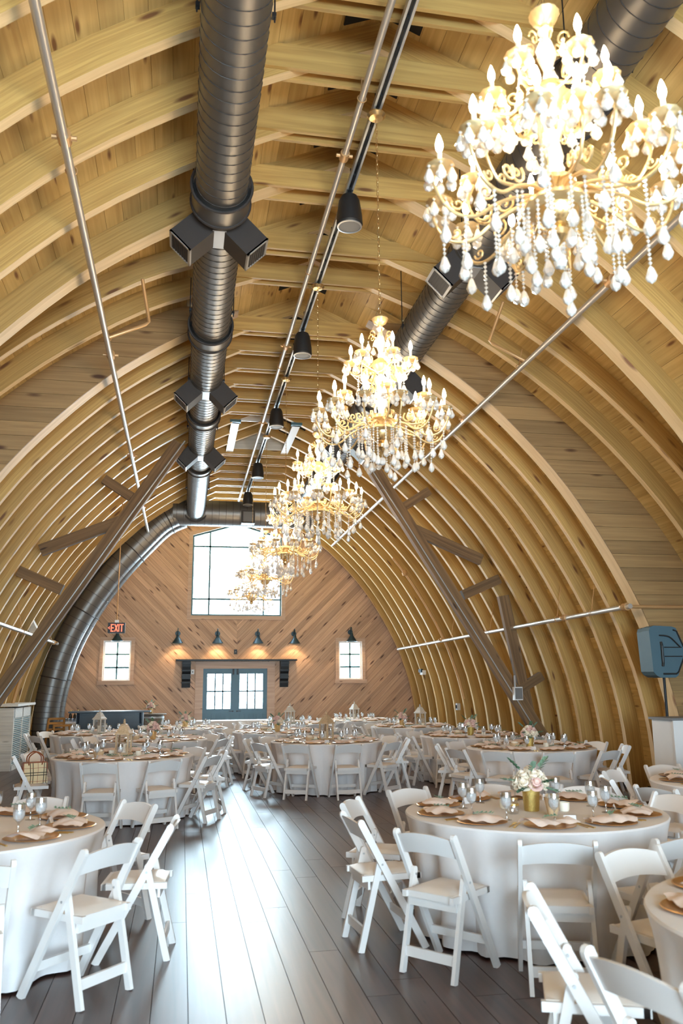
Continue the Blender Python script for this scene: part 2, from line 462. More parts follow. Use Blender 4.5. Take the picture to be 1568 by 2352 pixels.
# ------------------------------------------------------------------ far wall with diagonal boards
BIGW = [(-1.34, 3.67), (1.30, 3.67), (1.30, 6.04), (0, 6.44), (-1.34, 6.04)]
BIGT = [(-1.45, 3.56), (1.41, 3.56), (1.41, 6.12), (0, 6.56), (-1.45, 6.12)]
DOOR = rect(-.94, .90, 0, 2.15)
SW = [rect(-3.74, -2.98, 1.82, 2.94), rect(3.02, 3.72, 1.82, 2.94)]
holes = [BIGW, DOOR] + SW
HR = [(0, 0)] + [p for p in FS[::-1]]                  # half outline, right side
backing = MB()
for s in (1, -1):
    half = ccw([(s*a, b_) for a, b_ in HR]); ps = [half]
    for h in holes: ps = subtract(ps, h)
    for p in ps: backing.prism([(XC+a, b_) for a, b_ in p], YW+.03, YW+.15)
wall_far = struct('wall_far', backing, 'shell')
q = math.sqrt(.5); BW = .142
for s in (1, -1):
    half = ccw([(s*a, b_) for a, b_ in HR])
    U2 = (q, s*q); V2 = (-s*q, q)                      # "/" on the right, "\" on the left
    k = -60
    while k < 60:
        v0 = k*BW; p = clip(clip(half, V2, v0+.002, -1), V2, v0+BW-.002, 1); k += 1
        if not p or area(p) < .004: continue
        ps = [p]
        for h in (BIGW, DOOR, *SW): ps = subtract(ps, h)
        ps = [[(a*U2[0]+b_*U2[1], a*V2[0]+b_*V2[1]) for a, b_ in pp] for pp in ps if area(pp) > .002]
        if ps: board('wall_plank', ps, .02 + R.random()*.003, (U2[0], 0, U2[1]), (V2[0], 0, V2[1]), (XC, YW+.022, 0), 'wall_board', wall_far)

def ring(mb, outer, inner, y0, y1):                    # picture-frame casing between two outlines
    n = len(outer)
    for i in range(n):
        j = (i+1) % n; mb.prism([outer[i], outer[j], inner[j], inner[i]], y0, y1)
    return mb
def shift(p, d=XC): return [(a+d, b_) for a, b_ in p]
def inset(p, d):
    cx = sum(a for a, _ in p)/len(p); E_ = edges(ccw(p)); out = []
    for i in range(len(E_)):
        (n1, d1), (n2, d2) = E_[i-1], E_[i]
        l1, l2 = math.hypot(*n1), math.hypot(*n2); d1 -= d*l1; d2 -= d*l2
        det = n1[0]*n2[1]-n1[1]*n2[0]
        out.append(((d1*n2[1]-d2*n1[1])/det, (n1[0]*d2-n2[0]*d1)/det))
    return out
def window(name, outline, casing_w, vbars, hbars, sill=True):
    wn = tag(bpy.data.objects.new(name, None), kind='structure'); COL.objects.link(wn)
    o = shift(outline); big = inset(o, -casing_w)
    ring(MB(), big, o, YW-.03, YW+.02).build('casing', 'trim_wood', wn)
    fr = ring(MB(), o, inset(o, .05), YW+.05, YW+.11).build('window_frame', 'white_paint' if sill else 'frame_teal', wn)
    i_ = inset(o, .05); xs = [p[0] for p in i_]; zs = [p[1] for p in i_]
    def top(x):
        return min(zs) + (max(zs)-min(zs)) if len(i_) == 4 else (6.04-.04) + (6.44-6.04)*(1-abs(x-XC+.02)/1.32)
    for vx in vbars: MB().box((XC+vx, YW+.08, (min(zs)+top(XC+vx))/2), (.052, .03, top(XC+vx)-min(zs))).build('mullion', 'frame_teal', wn)
    for hz in hbars: MB().box(((min(xs)+max(xs))/2, YW+.08, hz), (max(xs)-min(xs), .03, .052)).build('mullion', 'frame_teal', wn)
    gx = [min(xs)] + [XC+v for v in vbars] + [max(xs)]; gz = [min(zs)] + list(hbars) + [max(zs)]
    for a, b_ in zip(gx, gx[1:]):
        for c, d in zip(gz, gz[1:]):
            p = rect(a+.005, b_-.005, c+.005, d-.005)
            for n, dd in edges(ccw(i_)): p = clip(p, n, dd, 1) if p else p
            if p: MB().prism(ccw(p), YW+.078, YW+.082).build('pane', 'pane', wn)
    if sill: MB().box(((min(xs)+max(xs))/2, YW-.035, min(zs)-.10), (max(xs)-min(xs)+.36, .1, .11)).build('window_sill', 'trim_wood', wn)
    return wn
window('window_1', BIGW, .11, (-.83, .77), (4.16, 5.72), False)
window('window_2', SW[0], .10, (-3.36,), (2.19, 2.56))
window('window_3', SW[1], .10, (3.37,), (2.19, 2.56))
portal(XC, YW+.2, 5.0, 2.6, 2.7, -1); portal(XC-3.36, YW+.2, 2.38, .76, 1.1, -1); portal(XC+3.37, YW+.2, 2.38, .7, 1.1, -1); portal(XC, YW+.2, 1.5, 1.7, 1.0, -1)

# double door with its casing
door = tag(bpy.data.objects.new('door_1', None), kind='structure'); COL.objects.link(door)
cs = MB(); cs.box((XC-1.05, YW-.01, 1.075), (.22, .05, 2.15)); cs.box((XC+1.01, YW-.01, 1.075), (.22, .05, 2.15)); cs.box((XC-.02, YW-.01, 2.25), (2.28, .05, .2)); cs.build('door_casing', 'trim_wood', door)
for s, (x0, x1) in ((-1, (-.945, -.02)), (1, (-.02, .905))):
    lf = MB(); x0 += XC; x1 += XC; y = YW+.05
    for a, b_, c, d in ((x0, x0+.13, 0, 2.16), (x1-.13, x1, 0, 2.16), (x0+.13, x1-.13, 2.0, 2.16), (x0+.13, x1-.13, .88, 1.02), (x0+.13, x1-.13, 0, .16)):
        lf.box(((a+b_)/2, y, (c+d)/2), (b_-a, .045, d-c))
    leaf = lf.build('door_leaf', 'door_teal', door)
    nb = 5; wb = (x1-x0-.26)/nb; MB().box(((x0+x1)/2, y+.015, .52), (x1-x0-.2, .01, .78)).build('panel_back', 'door_teal', leaf)
    for i in range(nb): MB().box((x0+.13+(i+.5)*wb, y, .52), (wb-.008, .03, .72)).build('panel_board', 'door_teal', leaf)
    for i in (1, 2): MB().box((x0+.13+i*(x1-x0-.26)/3, y, 1.51), (.042, .03, .98)).build('muntin', 'door_teal', leaf)
    MB().box(((x0+x1)/2, y, 1.51), (x1-x0-.26, .03, .042)).build('muntin', 'door_teal', leaf)
    for i in range(3):
        for j in range(2):
            MB().box((x0+.13+(i+.5)*(x1-x0-.26)/3, y, 1.02+(j+.5)*.49), ((x1-x0-.26)/3-.026, .005, .464)).build('pane', 'pane', leaf)
    hx = x1-.06 if s < 0 else x0+.06
    hd = MB().cyl((hx, y-.022, .95), (hx, y-.06, .95), .022); hd.beam((hx, y-.06, .95), (hx-s*-.11, y-.06, .95), .018, .018, (0, 0, 1)); hd.build('handle', 'black_metal', leaf)
    MB().box((hx, y-.05, 2.06), (.05, .06, .16)).build('door_closer', 'black_metal', leaf)

# unseen rear wall behind the camera; windows invented and sized for daylight
RWIN = [rect(-1.9, 1.9, .4, 3.8), rect(-4.3, -2.8, .7, 2.6), rect(2.8, 4.3, .7, 2.6)]
rb = MB(); HN = [(0, 0)] + FS[::-1]
for s in (1, -1):
    ps = [ccw([(s*a, b_) for a, b_ in HN])]
    for h in RWIN: ps = subtract(ps, h)
    for p in ps: rb.prism(shift(p), YR-.15, YR)
struct('wall_back', rb, 'wall_board')
for i, o in enumerate(RWIN):
    wn = tag(bpy.data.objects.new('window_%d' % (4+i), None), kind='structure'); COL.objects.link(wn)
    o = shift(o); ring(MB(), o, inset(o, .08), YR-.12, YR-.05).build('window_frame', 'white_paint', wn)
    x0, x1, z0, z1 = o[0][0], o[1][0], o[0][1], o[2][1]
    for f in (1/3, 2/3): MB().box((x0+(x1-x0)*f, YR-.08, (z0+z1)/2), (.05, .04, z1-z0)).build('mullion', 'white_paint', wn)
    MB().box(((x0+x1)/2, YR-.08, (z0+z1)/2), (x1-x0-.16, .004, z1-z0-.16)).build('pane', 'pane', wn)
    portal((x0+x1)/2, YR-.2, (z0+z1)/2, x1-x0, z1-z0, 1)

# ------------------------------------------------------------------ old braced timbers on both slopes
for s, side in ((1, 'behind the loudspeaker-side rose tables'), (-1, 'near the exit sign')):
    t = thing('timber_brace', 'dark weathered timber brace against curved rafters ' + side, 'timber brace', (XC, 14.92, 0))
    def tb(name, a, b_, w_, h_): 
        mb = MB(); d = math.hypot(b_[0]-a[0], b_[1]-a[1]); mb.box((0, 0, 0), (d, w_, h_))
        ang = math.atan2(b_[1]-a[1], s*(b_[0]-a[0])); o = mb.build(name, 'timber', t)
        o.location = (s*(a[0]+b_[0])/2, 0, (a[1]+b_[1])/2); o.rotation_euler = (0, -ang, 0); return o
    tb('main_timber', (1.72, 6.02), (5.22, .42), .16, .24)
    tb('strut', (2.52, 4.98), (3.02, 5.30), .13, .16)
    tb('strut', (3.62, 3.30), (4.36, 3.62), .13, .18)
    tb('strut', (4.66, 1.55), (5.12, 1.80), .13, .16)
    tb('diagonal_brace', (2.66, 4.55), (4.02, 3.98), .12, .2)
    if s > 0: tb('post', (4.42, 3.30), (4.82, 1.10), .12, .2)
    tb('foot_block', (5.0, .0), (5.24, .62), .18, .28)
    cd = MB(); cd.tube([(s*1.62, -.1, 6.05), (s*2.5, -.1, 4.68), (s*3.8, -.1, 2.6), (s*5.1, -.1, .5)], .012, 6); cd.build('conduit', 'galvanised', t)

# ------------------------------------------------------------------ ducts
def smooth_path(P, n=6):
    out = []
    for i in range(len(P)-1):
        a, b_, c, d = P[max(i-1,0)], P[i], P[i+1], P[min(i+2,len(P)-1)]
        for k in range(n):
            t = k/n
            out.append(tuple(.5*((2*b_[j])+(c[j]-a[j])*t+(2*a[j]-5*b_[j]+4*c[j]-d[j])*t*t+(3*b_[j]-a[j]-3*c[j]+d[j])*t**3) for j in (0,1,2)))
    return out + [P[-1]]
DZ, DR = 6.1, .235
def diffuser(parent, y, s):
    ax = Vector((s, 0, -1)).normalized(); b = Vector((0, y, 0)) + ax*(DR-.06)
    rot = Matrix((Vector((0, 1, 0)), ax.cross(Vector((0, 1, 0))), ax)).transposed()
    hd = MB().box(b+ax*.17, (.30, .27, .34), rot).build('diffuser_box', 'duct_dark', parent)
    g = MB(); tip = b+ax*.335
    for k in (-1, 1): g.box(tip+rot@Vector((k*.137, 0, 0)), (.026, .274, .02), rot); g.box(tip+rot@Vector((0, k*.124, 0)), (.30, .026, .02), rot)
    g.build('grille_frame', 'galvanised', hd)
    MB().box(tip, (.25, .22, .006), rot).build('grille_back', 'dark', hd)
    sl = MB()
    for k in range(7): sl.box(tip+rot@Vector((0, -.09+k*.03, .004)), (.25, .006, .014), rot)
    sl.build('louvre', 'duct_dark', hd)
def main_duct(s, label, y0, y1, boxes, collars):
    t = thing('air_duct', label, 'duct', (XC+s*1.32, 0, DZ))
    ys = [y0+(y1-y0)*k/40 for k in range(41)]
    MB().tube([(0, y, 0) for y in ys], DR, 32).build('duct_pipe', 'duct', t, True)
    n = int((y1-y0)/.125*20)
    MB().tube([((DR+.002)*math.cos(2*PI*k/20), y0+k*.125/20, (DR+.002)*math.sin(2*PI*k/20)) for k in range(n)], .0035, 4).build('spiral_seam', 'duct_seam', t)
    for y in collars:
        c = MB(); c.tube([(0, y-.13, 0), (0, y-.13, 0), (0, y+.13, 0)], [DR+.02, DR+.035, DR+.035], 32); c.build('collar', 'duct', t, True)
        for e in (-.13, .13): MB().tube([((DR+.04)*math.cos(a*PI/16), y+e, (DR+.04)*math.sin(a*PI/16)) for a in range(32)], .014, 6, True).build('collar_band', 'duct_dark', t, True)
    for y in boxes:
        for k in (1, -1): diffuser(t, y, k)
        MB().box((0, y, -DR-.002), (.13, .32, .008)).build('access_plate', 'galvanised', t)
    for y in [4.8+2.32*k for k in range(7)]:
        for k in (-1, 1):
            h = MB(); h.cyl((k*(DR+.025), y, -.05), (k*(DR+.025), y, .42 if k*s > 0 else .75), .006, n=6); h.box((k*(DR+.02), y, 0), (.03, .04, .03)); h.build('hanger_rod', 'black_metal', t)
    return t
main_duct(-1, 'long grey spiral air duct over the aisle beside the exit sign', -4.3, 21.2, (7.35, 11.8, 15.3), (6.95, 9.95, 13.3, 16.5))
main_duct(1, 'long grey spiral air duct behind the chandeliers on the loudspeaker side', -4.3, 21.2, (7.6, 10.9, 14.3), (5.2, 12.2, 16.8))
t = thing('cross_duct', 'wide blue-grey cross duct passing over the gable window', 'duct', (XC, 21.55, 6.1))
MB().tube([(-1.9+3.6*k/12, 0, 0) for k in range(13)], .34, 32).build('duct_pipe', 'duct', t, True)
for k in range(20):
    MB().tube([(-1.8+k*.18, .343*math.cos(a*PI/16), .343*math.sin(a*PI/16)) for a in range(32)], .004, 4, True).build('seam', 'duct_seam', t)
for x in (-1.32, 1.32): MB().tube([(x+.29*math.cos(a*PI/16), -.3, .29*math.sin(a*PI/16)) for a in range(32)], .02, 6, True).build('branch_collar', 'duct_dark', t, True)
b = MB().box((.02, -.36, -.16), (.34, .3, .34)).build('diffuser_box', 'duct_dark', t)
MB().box((.02, -.515, -.16), (.26, .01, .26)).build('grille', 'duct', b)
MB().box((1.72, 0, 0), (.06, .6, .6)).build('end_cap', 'duct_dark', t)
def down_duct(y, r, label, dx):
    P = [(-1.7-dx, 0, 6.1), (-2.15-dx, 0, 5.86), (-2.62-dx, 0, 5.38), (-3.32-dx, 0, 4.55), (-4.0-dx, 0, 3.5), (-4.45-dx, 0, 2.5), (-4.68-dx, 0, 1.5), (-4.74-dx, 0, .8), (-4.74-dx, 0, .02)]
    P = [(a, 0, c) for a, _, c in P]; t = thing('riser_duct', label, 'duct', (XC, y, 0)); Q = smooth_path(P, 5)
    MB().tube(Q, r, 28).build('duct_pipe', 'duct', t, True)
    for i in range(1, len(Q)-1):
        c = Vector(Q[i]); d = (Vector(Q[i+1])-Vector(Q[i-1])).normalized(); u = Vector((0, 1, 0)); v = d.cross(u)
        big = i % 8 == 4
        MB().tube([c+(u*math.cos(a*PI/14)+v*math.sin(a*PI/14))*(r+(.008 if big else .002)) for a in range(28)], .014 if big else .005, 5, True).build('joint_band' if big else 'seam', 'duct_dark' if big else 'duct_seam', t)
down_duct(21.55, .30, 'dark air duct curving down to the floor beside the white bar', 0)
down_duct(22.35, .26, 'second curving riser duct behind the one beside the white bar', -.06)

# ------------------------------------------------------------------ sprinkler pipes, track, pendant speakers
def pipe(label, pts, r, couplings, hangers, mat='pipe_steel', joint='pipe_tan'):
    t = thing('sprinkler_pipe', label, 'pipe', pts[0]); o = Vector(pts[0])
    MB().tube([Vector(p)-o for p in pts], r, 12).build('pipe_run', mat, t, True)
    for y in couplings:
        x, z = pts[0][0]-o.x, 0
        c = MB(); c.cyl((x, y-o.y-.05, z), (x, y-o.y+.05, z), r*1.5, n=14); c.cyl((x-r*2.6, y-o.y, z), (x+r*2.6, y-o.y, z), r*.55, n=8); c.build('coupling', joint, t, True)
    for y, dx, dz in hangers:
        h = MB(); h.tube([(0, y-o.y, r), (dx*.3, y-o.y, r+dz*.3), (dx, y-o.y, dz)], .006, 6); h.tube([(r*1.3*math.cos(a*PI/6), y-o.y, r*1.3*math.sin(a*PI/6)) for a in range(12)], .005, 5, True); h.build('hanger', joint, t)
    return t
SPAN = lambda a, b_, n: [a+(b_-a)*k/(n-1) for k in range(n)]
pl = pipe('steel sprinkler pipe along the rafters above the exit sign', [(XC-2.5, -4.3, 5.56), (XC-2.5, 22.6, 5.5)], .034, (5.6, 9.7, 14.2, 18.4), [(y, -.05, .25) for y in (6, 9.2, 12.4, 15.6, 18.8)])
# drop arm of the left pipe
MB().tube([(0, 9.2+4.3, 0), (.42, 9.2+4.3, .2), (.46, 9.2+4.3, .24), (.38, 8.9+4.3, .62)], .02, 8).build('branch_arm', 'pipe_tan', pl, True)
pr = pipe('steel sprinkler pipe along the rafters behind the chandeliers', [(XC+2.5, -4.3, 5.54), (XC+2.5, 22.6, 5.5)], .034, (6.9, 11.3, 15.6, 19.8), [(y, .05, .25) for y in (6, 9.2, 12.4, 15.6, 18.8)])
MB().tube([(0, 9.0+4.3, 0), (-.42, 9.0+4.3, .2), (-.46, 9.0+4.3, .24), (-.38, 8.7+4.3, .62)], .02, 8).build('branch_arm', 'pipe_tan', pr, True)
pipe('galvanised sprinkler pipe low on the curved wall by the loudspeaker', [(XC+4.55, YB-.28, 2.70), (XC+4.55, 23.4, 2.66)], .036, (10.7, 12.6, 19.2), [(y, .1, .55) for y in (11.7, 12.9, 16, 18.5, 22)])
pipe('galvanised sprinkler pipe low on the curved wall above the white bar', [(XC-4.5, 11.2, 2.68), (XC-4.5, 21.0, 2.68)], .036, (18.9, 20.4), [(y, -.1, .5) for y in (13, 16.4, 20)])
pipe('tan pipe crossing the arch wall beside the loudspeaker', [(XC+4.55, YB-.19, 2.70), (XC+6.3, YB-.19, 2.70)], .026, (), (), 'pipe_tan')
pipe('slim centre sprinkler pipe running beside the chandelier track', [(XC-.17, -4.3, 6.6), (XC-.17, 22.2, 6.6)], .03, (6.9, 11.5, 15.2), [(y, 0, .2) for y in (6.1, 9.2, 12.3, 15.4, 18.5, 21.6)])
for s, lab in ((1, 'tan riser pipe following the curved rafters beside the right gable window'), (-1, 'tan riser pipe following the curved rafters behind the exit sign')):
    t = thing('riser_pipe', lab, 'pipe', (XC, 19.55, 0)); P = [(s*(p[0]-.07), -.1, p[1]-.07) for p in FI if 1.3 < p[1] < 4.9]
    MB().tube(P, .034, 10).build('pipe_run', 'pipe_tan', t, True)
    MB().lathe([(0, -.08), (.05, -.07), (.075, 0), (.05, .07), (0, .08)], 12, P[2]).build('valve', 'pipe_tan', t, True)
t = thing('track_channel', 'slotted steel channel track under the collar ties carrying chandeliers and speakers', 'track', (XC, 0, 6.66))
MB().box((-.028, 9, 0), (.02, 26.4, .06)).box((.028, 9, 0), (.02, 26.4, .06)).build('rail', 'galvanised', t)
MB().box((0, 9, .02), (.036, 26.4, .018)).build('web', 'black_metal', t)
sl = MB()
for k in range(90): sl.box((0, -4+k*.29, -.004), (.018, .12, .03))
sl.build('slots', 'dark', t)
for k in range(17):
    MB().cyl((.035, 3+k*1.15, .02), (.035, 3+k*1.15, .3), .006, n=6).build('threaded_rod', 'black_metal', t)
SPK = (7.52, 10.95, 14.3, 18.1, 21.0)
SPL = ('first black pendant speaker on the track, farthest from the gable window', 'second black pendant speaker on the track counted from the one farthest from the gable window', 'middle black pendant speaker of the five on the track', 'black pendant speaker on the track next to the one nearest the gable window', 'black pendant speaker on the track nearest the gable window')
sp0 = None
for y, lab in zip(SPK, SPL):
    if sp0 is None:
        sp0 = thing('pendant_speaker', lab, 'speaker', (XC, y, 6.24), 0, 'pendant speakers on the track')
        MB().lathe([(.118, 0), (.135, .02), (.13, .12), (.108, .28), (.085, .33), (.03, .345)], 28).build('housing', 'black_plastic', sp0, True)
        MB().lathe([(.125, .004), (.128, -.006), (.112, -.01), (.112, .004)], 28).build('rim', 'galvanised', sp0, True)
        MB().lathe([(.112, -.002), (.06, -.006), (.0, -.007)], 24).build('grille', 'speaker_grille', sp0, True)
        MB().cyl((0, 0, .34), (0, 0, .40), .02).box((0, 0, .40), (.07, .09, .03)).build('bracket', 'black_metal', sp0)
        kids(sp0)
    else: dup(sp0, (XC, y, 6.24), label=lab)

# ------------------------------------------------------------------ chandeliers (origin at the top cup; canopy hangs on the track above)
CZ = 4.66
def drop_mesh():                       # bead, then a facetted pear
    mb = MB(); mb.lathe([(0, 0), (.009, -.009), (0, -.018)], 6); mb.lathe([(0, -.018), (.008, -.026), (.024, -.066), (.018, -.082), (0, -.094)], 8)
    return mb.mesh('crystal_drop', 'crystal')
def strand_mesh(n):
    mb = MB()
    for k in range(n): mb.lathe([(0, -k*.021), (.0095, -k*.021-.0105), (0, -k*.021-.021)], 6)
    z = -n*.021; mb.lathe([(0, z), (.012, z-.014), (.026, z-.056), (.019, z-.074), (0, z-.088)], 8)
    return mb.mesh('crystal_strand', 'crystal')
DROP = drop_mesh(); STR = [strand_mesh(n) for n in (5, 8, 11)]
BOB = MB().lathe([(0, -.012), (.03, -.010), (.052, .004), (.060, .016), (.055, .018), (.02, .004), (.011, .006)], 20, flute=.07).mesh('bobeche', 'antique_gold', True)
CAN = MB().lathe([(.0105, .0), (.0105, .085), (.007, .088)], 10).mesh('candle', 'wax', True)
BLB = MB().lathe([(.006, .086), (.0145, .104), (.0165, .122), (.011, .148), (.004, .168), (0, .176)], 10).mesh('bulb', 'bulb', True)
def arm_mesh(r, dz, drop):              # S curved arm from the hub out to a bobeche
    P = smooth_path([(.045, 0, 0), (r*.25, 0, .035), (r*.5, 0, -.01), (r*.72, 0, -drop), (r*.93, 0, -drop*.75), (r+.03, 0, dz*.45), (r, 0, dz-.012)], 5)
    mb = MB().tube(P, [.0095-.003*k/len(P) for k in range(len(P))], 7)
    c = Vector((r*.62, 0, .035))        # scroll
    mb.tube([(c.x+.045*(1-k/16)*math.cos(k*.62+2.2), 0, c.z+.045*(1-k/16)*math.sin(k*.62+2.2)) for k in range(15)], .006, 6)
    mb.tube([(r*.86+.03*(1-k/14)*math.cos(-k*.6), 0, -drop*.4+.03*(1-k/14)*math.sin(-k*.6)) for k in range(13)], .005, 6)
    return mb.mesh('arm', 'antique_gold', True)
TIERS = [(6, .25, -.44, .05, .05, .26), (6, .37, -.93, .19, .03, .0), (12, .52, -.97, .12, .085, .13)]   # count, radius, hub z, rise, sag, turn
ARMS = [arm_mesh(r, dz, dr) for _, r, _, dz, dr, _ in TIERS]
def chandelier(y, label):
    t = thing('chandelier', label, 'chandelier', (XC, y, CZ), .12*y, 'crystal chandeliers on the track')
    MB().lathe([(.0, 1.905), (.06, 1.91), (.085, 1.935), (.08, 1.95), (.02, 1.968)], 24).build('canopy', 'brass', t, True)
    ch = MB(); n = 44; L_ = 1.92/n
    for k in range(n):
        z = .01+(k+.5)*L_; a = PI/2*(k % 2)
        ch.tube([(.009*math.cos(q_*PI/5)*math.cos(a), .009*math.cos(q_*PI/5)*math.sin(a), z+(L_*.62)*math.sin(q_*PI/5)) for q_ in range(10)], .0026, 5, True)
    ch.build('chain', 'brass', t)
    MB().lathe([(.0, .02), (.06, .01), (.068, -.004), (.05, -.04), (.02, -.06), (.016, -.08)], 28, flute=.05).build('top_cup', 'antique_gold', t, True)
    MB().lathe([(.014, -.06), (.036, -.09), (.016, -.12), (.03, -.16), (.045, -.22), (.018, -.30), (.024, -.33), (.016, -.36)], 18).build('upper_stem', 'crystal', t, True)
    MB().lathe([(.018, -.35), (.06, -.38), (.075, -.42), (.055, -.46), (.02, -.50)], 24, flute=.05).build('upper_hub', 'antique_gold', t, True)
    MB().lathe([(.018, -.49), (.05, -.53), (.055, -.58), (.03, -.66), (.045, -.74), (.03, -.80), (.02, -.86)], 18).build('middle_stem', 'crystal', t, True)
    MB().lathe([(.02, -.84), (.085, -.86), (.09, -.885), (.05, -.90), (.07, -.94), (.135, -.965), (.14, -.985), (.10, -1.0), (.0, -1.002)], 28, flute=.04).build('lower_hub', 'antique_gold', t, True)
    MB().lathe([(.0, -1.0), (.095, -1.0), (.085, -1.045), (.05, -1.075), (.03, -1.08), (.05, -1.10), (.045, -1.125), (.012, -1.15), (0, -1.17)], 20).build('bottom_bowl', 'brass', t, True)
    MB().lathe([(0, -1.17), (.004, -1.2), (.022, -1.215), (.03, -1.24), (.022, -1.265), (0, -1.275)], 12).build('crystal_ball', 'crystal', t)
    for (n, r, hz, dz, dr, tw), me in zip(TIERS, ARMS):
        for k in range(n):
            a = 2*PI*k/n+tw
            arm = place('arm', me, t); arm.location = (0, 0, hz); arm.rotation_euler = (0, 0, a)
            for nm, mm in (('bobeche', BOB), ('candle', CAN), ('bulb', BLB)): place(nm, mm, arm, (r, 0, dz))
            for j in range(6):
                b_ = 2*PI*j/6+.3; place('crystal_drop', DROP, arm, (r+.056*math.cos(b_), .056*math.sin(b_), dz+.012))
            if hz < -.9 and r > .4:
                place('crystal_strand', STR[k % 2], arm, (r*.8, 0, -.085)); place('crystal_strand', STR[1+k % 2], arm, (r*.52, 0, -.03)); place('crystal_strand', STR[0], arm, (r*.97, 0, -.03))
            elif hz < -.9: place('crystal_strand', STR[1+k % 2], arm, (r*.55, 0, -.01))
            else: place('crystal_strand', STR[0], arm, (r*.75, 0, -.05))
    for k in range(12):
        a = 2*PI*k/12+.1; place('crystal_strand', STR[2 if k % 2 else 1], t, (.13*math.cos(a), .13*math.sin(a), -.985))
    for k in range(6):                  # swags and little gilt scrolls round the stems
        a = 2*PI*k/6; a2 = a+PI/3; g = MB()
        g.tube([((.25-.07*math.sin(PI*j/8))*math.cos(a+(a2-a)*j/8+.26), (.25-.07*math.sin(PI*j/8))*math.sin(a+(a2-a)*j/8+.26), -.47-.07*math.sin(PI*j/8)) for j in range(9)], .004, 5)
        for j in range(9):
            f = j/8; aa = a+(a2-a)*f+.26; q_ = .25-.07*math.sin(PI*f)
            g.lathe([(0, .009), (.009, 0), (0, -.009)], 6, (q_*math.cos(aa), q_*math.sin(aa), -.47-.07*math.sin(PI*f)))
        g.build('crystal_swag', 'crystal', t)
        for z0 in (-.16, -.62):
            sc = MB().tube([((.045+.03*(1-j/14)*math.cos(j*.6)+.03)*math.cos(a), (.045+.03*(1-j/14)*math.cos(j*.6)+.03)*math.sin(a), z0+.045*(1-j/14)*math.sin(j*.6)) for j in range(14)], .005, 5)
            sc.build('scroll', 'antique_gold', t)
        a += .5
        place('crystal_drop', DROP, t, (.1*math.cos(a), .1*math.sin(a), -.2)); place('crystal_drop', DROP, t, (.11*math.cos(a), .11*math.sin(a), -.66))
    return t
ORD = ('first', 'second', 'third', 'fourth', 'fifth', 'sixth')
CY = [3.02+3.27*k for k in range(6)]
ch0 = chandelier(CY[0], 'gilt crystal chandelier with lit candle bulbs, sixth along the track from the gable window')
for k in range(1, 6):
    dup(ch0, (XC, CY[k], CZ), .12+.31*k, 'gilt crystal chandelier with lit candle bulbs, %s along the track from the gable window' % ORD[5-k])

# ------------------------------------------------------------------ white cupola shaft among the collar ties
t = thing('cupola_shaft', 'white-washed board shaft of the roof cupola above the chandelier track', 'roof shaft', (XC-.02, 17.05, 6.80))
MB().box((0, 1.02, .3), (1.2, .03, .42)).build('end_board', 'white_wash', t)
MB().box((-.18, -1.02, .26), (.66, .03, .36)).build('front_board', 'white_paint', t)
for s in (-1, 1):
    MB().box((s*.62, .1, .06), (.16, 2.2, .03)).build('side_batten', 'white_paint', t)
    MB().box((s*.62, -1.0, .07), (.22, .12, .05)).build('batten_end', 'frame_teal', t)
    MB().beam((s*.9, -.45, .17), (s*.42, -.45, .39), .6, .012, (0, 1, 0)).build('membrane', 'black_vent', t)
    MB().beam((s*.9, .68, .17), (s*.42, .68, .39), .6, .012, (0, 1, 0)).build('membrane', 'black_vent', t)
# dark vent openings low on the slope above the white bar
for y in (17.93, 18.68, 19.43):
    t = thing('wall_vent', 'black membrane vent opening between curved rafters above the white bar', 'vent', (XC, y, 0), 0, 'black vent openings above the white bar')
    P = [(-(p[0]+.20), p[1]) for p in FI if 2.3 < p[1] < 3.7]
    mb = MB()
    for a, b_ in zip(P, P[1:]): mb.beam((a[0], 0, a[1]), (b_[0], 0, b_[1]), .6, .015, (0, 1, 0))
    mb.build('membrane', 'black_vent', t)
    if y == 18.68: MB().box((-4.72, 0, 2.95), (.16, .3, .42), Matrix.Rotation(-.5, 3, 'Y')).build('vent_box', 'white_wash', t)

# ------------------------------------------------------------------ far wall fittings
t = thing('mantel_shelf', 'dark mantel shelf on two carved corbels above the double doors', 'shelf', (XC, YW, 0))
MB().box((0, -.18, 2.385), (3.46, .36, .045)).build('shelf_board', 'black_metal', t)
for s in (-1.42, 1.38):
    c = MB()
    side = [(0, 1.62), (-.10, 1.62), (-.13, 1.72), (-.11, 1.80), (-.17, 1.86), (-.17, 2.0), (-.24, 2.06), (-.28, 2.2), (-.30, 2.36), (0, 2.36)]
    n = len(side); vs = [(s+k*.12, y, z) for k in (-1, 1) for y, z in side]
    c.add(vs, [tuple(range(n)), tuple(range(2*n-1, n-1, -1))] + [((i+1) % n, i, n+i, n+(i+1) % n) for i in range(n)])
    cb = c.build('corbel', 'black_metal', t)
    for z, y in ((1.76, -.12), (1.92, -.18), (2.1, -.25), (2.3, -.30)): MB().box((s, y, z), (.26, .03, .03)).build('moulding', 'black_metal', cb)
g0 = None
GL = [(-1.69, 2.86, 'dark gooseneck wall lamp above the mantel, end one beside the exit sign'), (-.56, 2.86, 'dark gooseneck wall lamp above the mantel, second from the exit sign'),
      (.60, 2.86, 'dark gooseneck wall lamp above the mantel, third from the exit sign'), (1.67, 2.86, 'dark gooseneck wall lamp above the mantel, fourth from the exit sign'),
      (-3.36, 2.92, 'dark gooseneck wall lamp over the small window behind the exit sign'), (3.37, 2.92, 'dark gooseneck wall lamp over the small window away from the exit sign')]
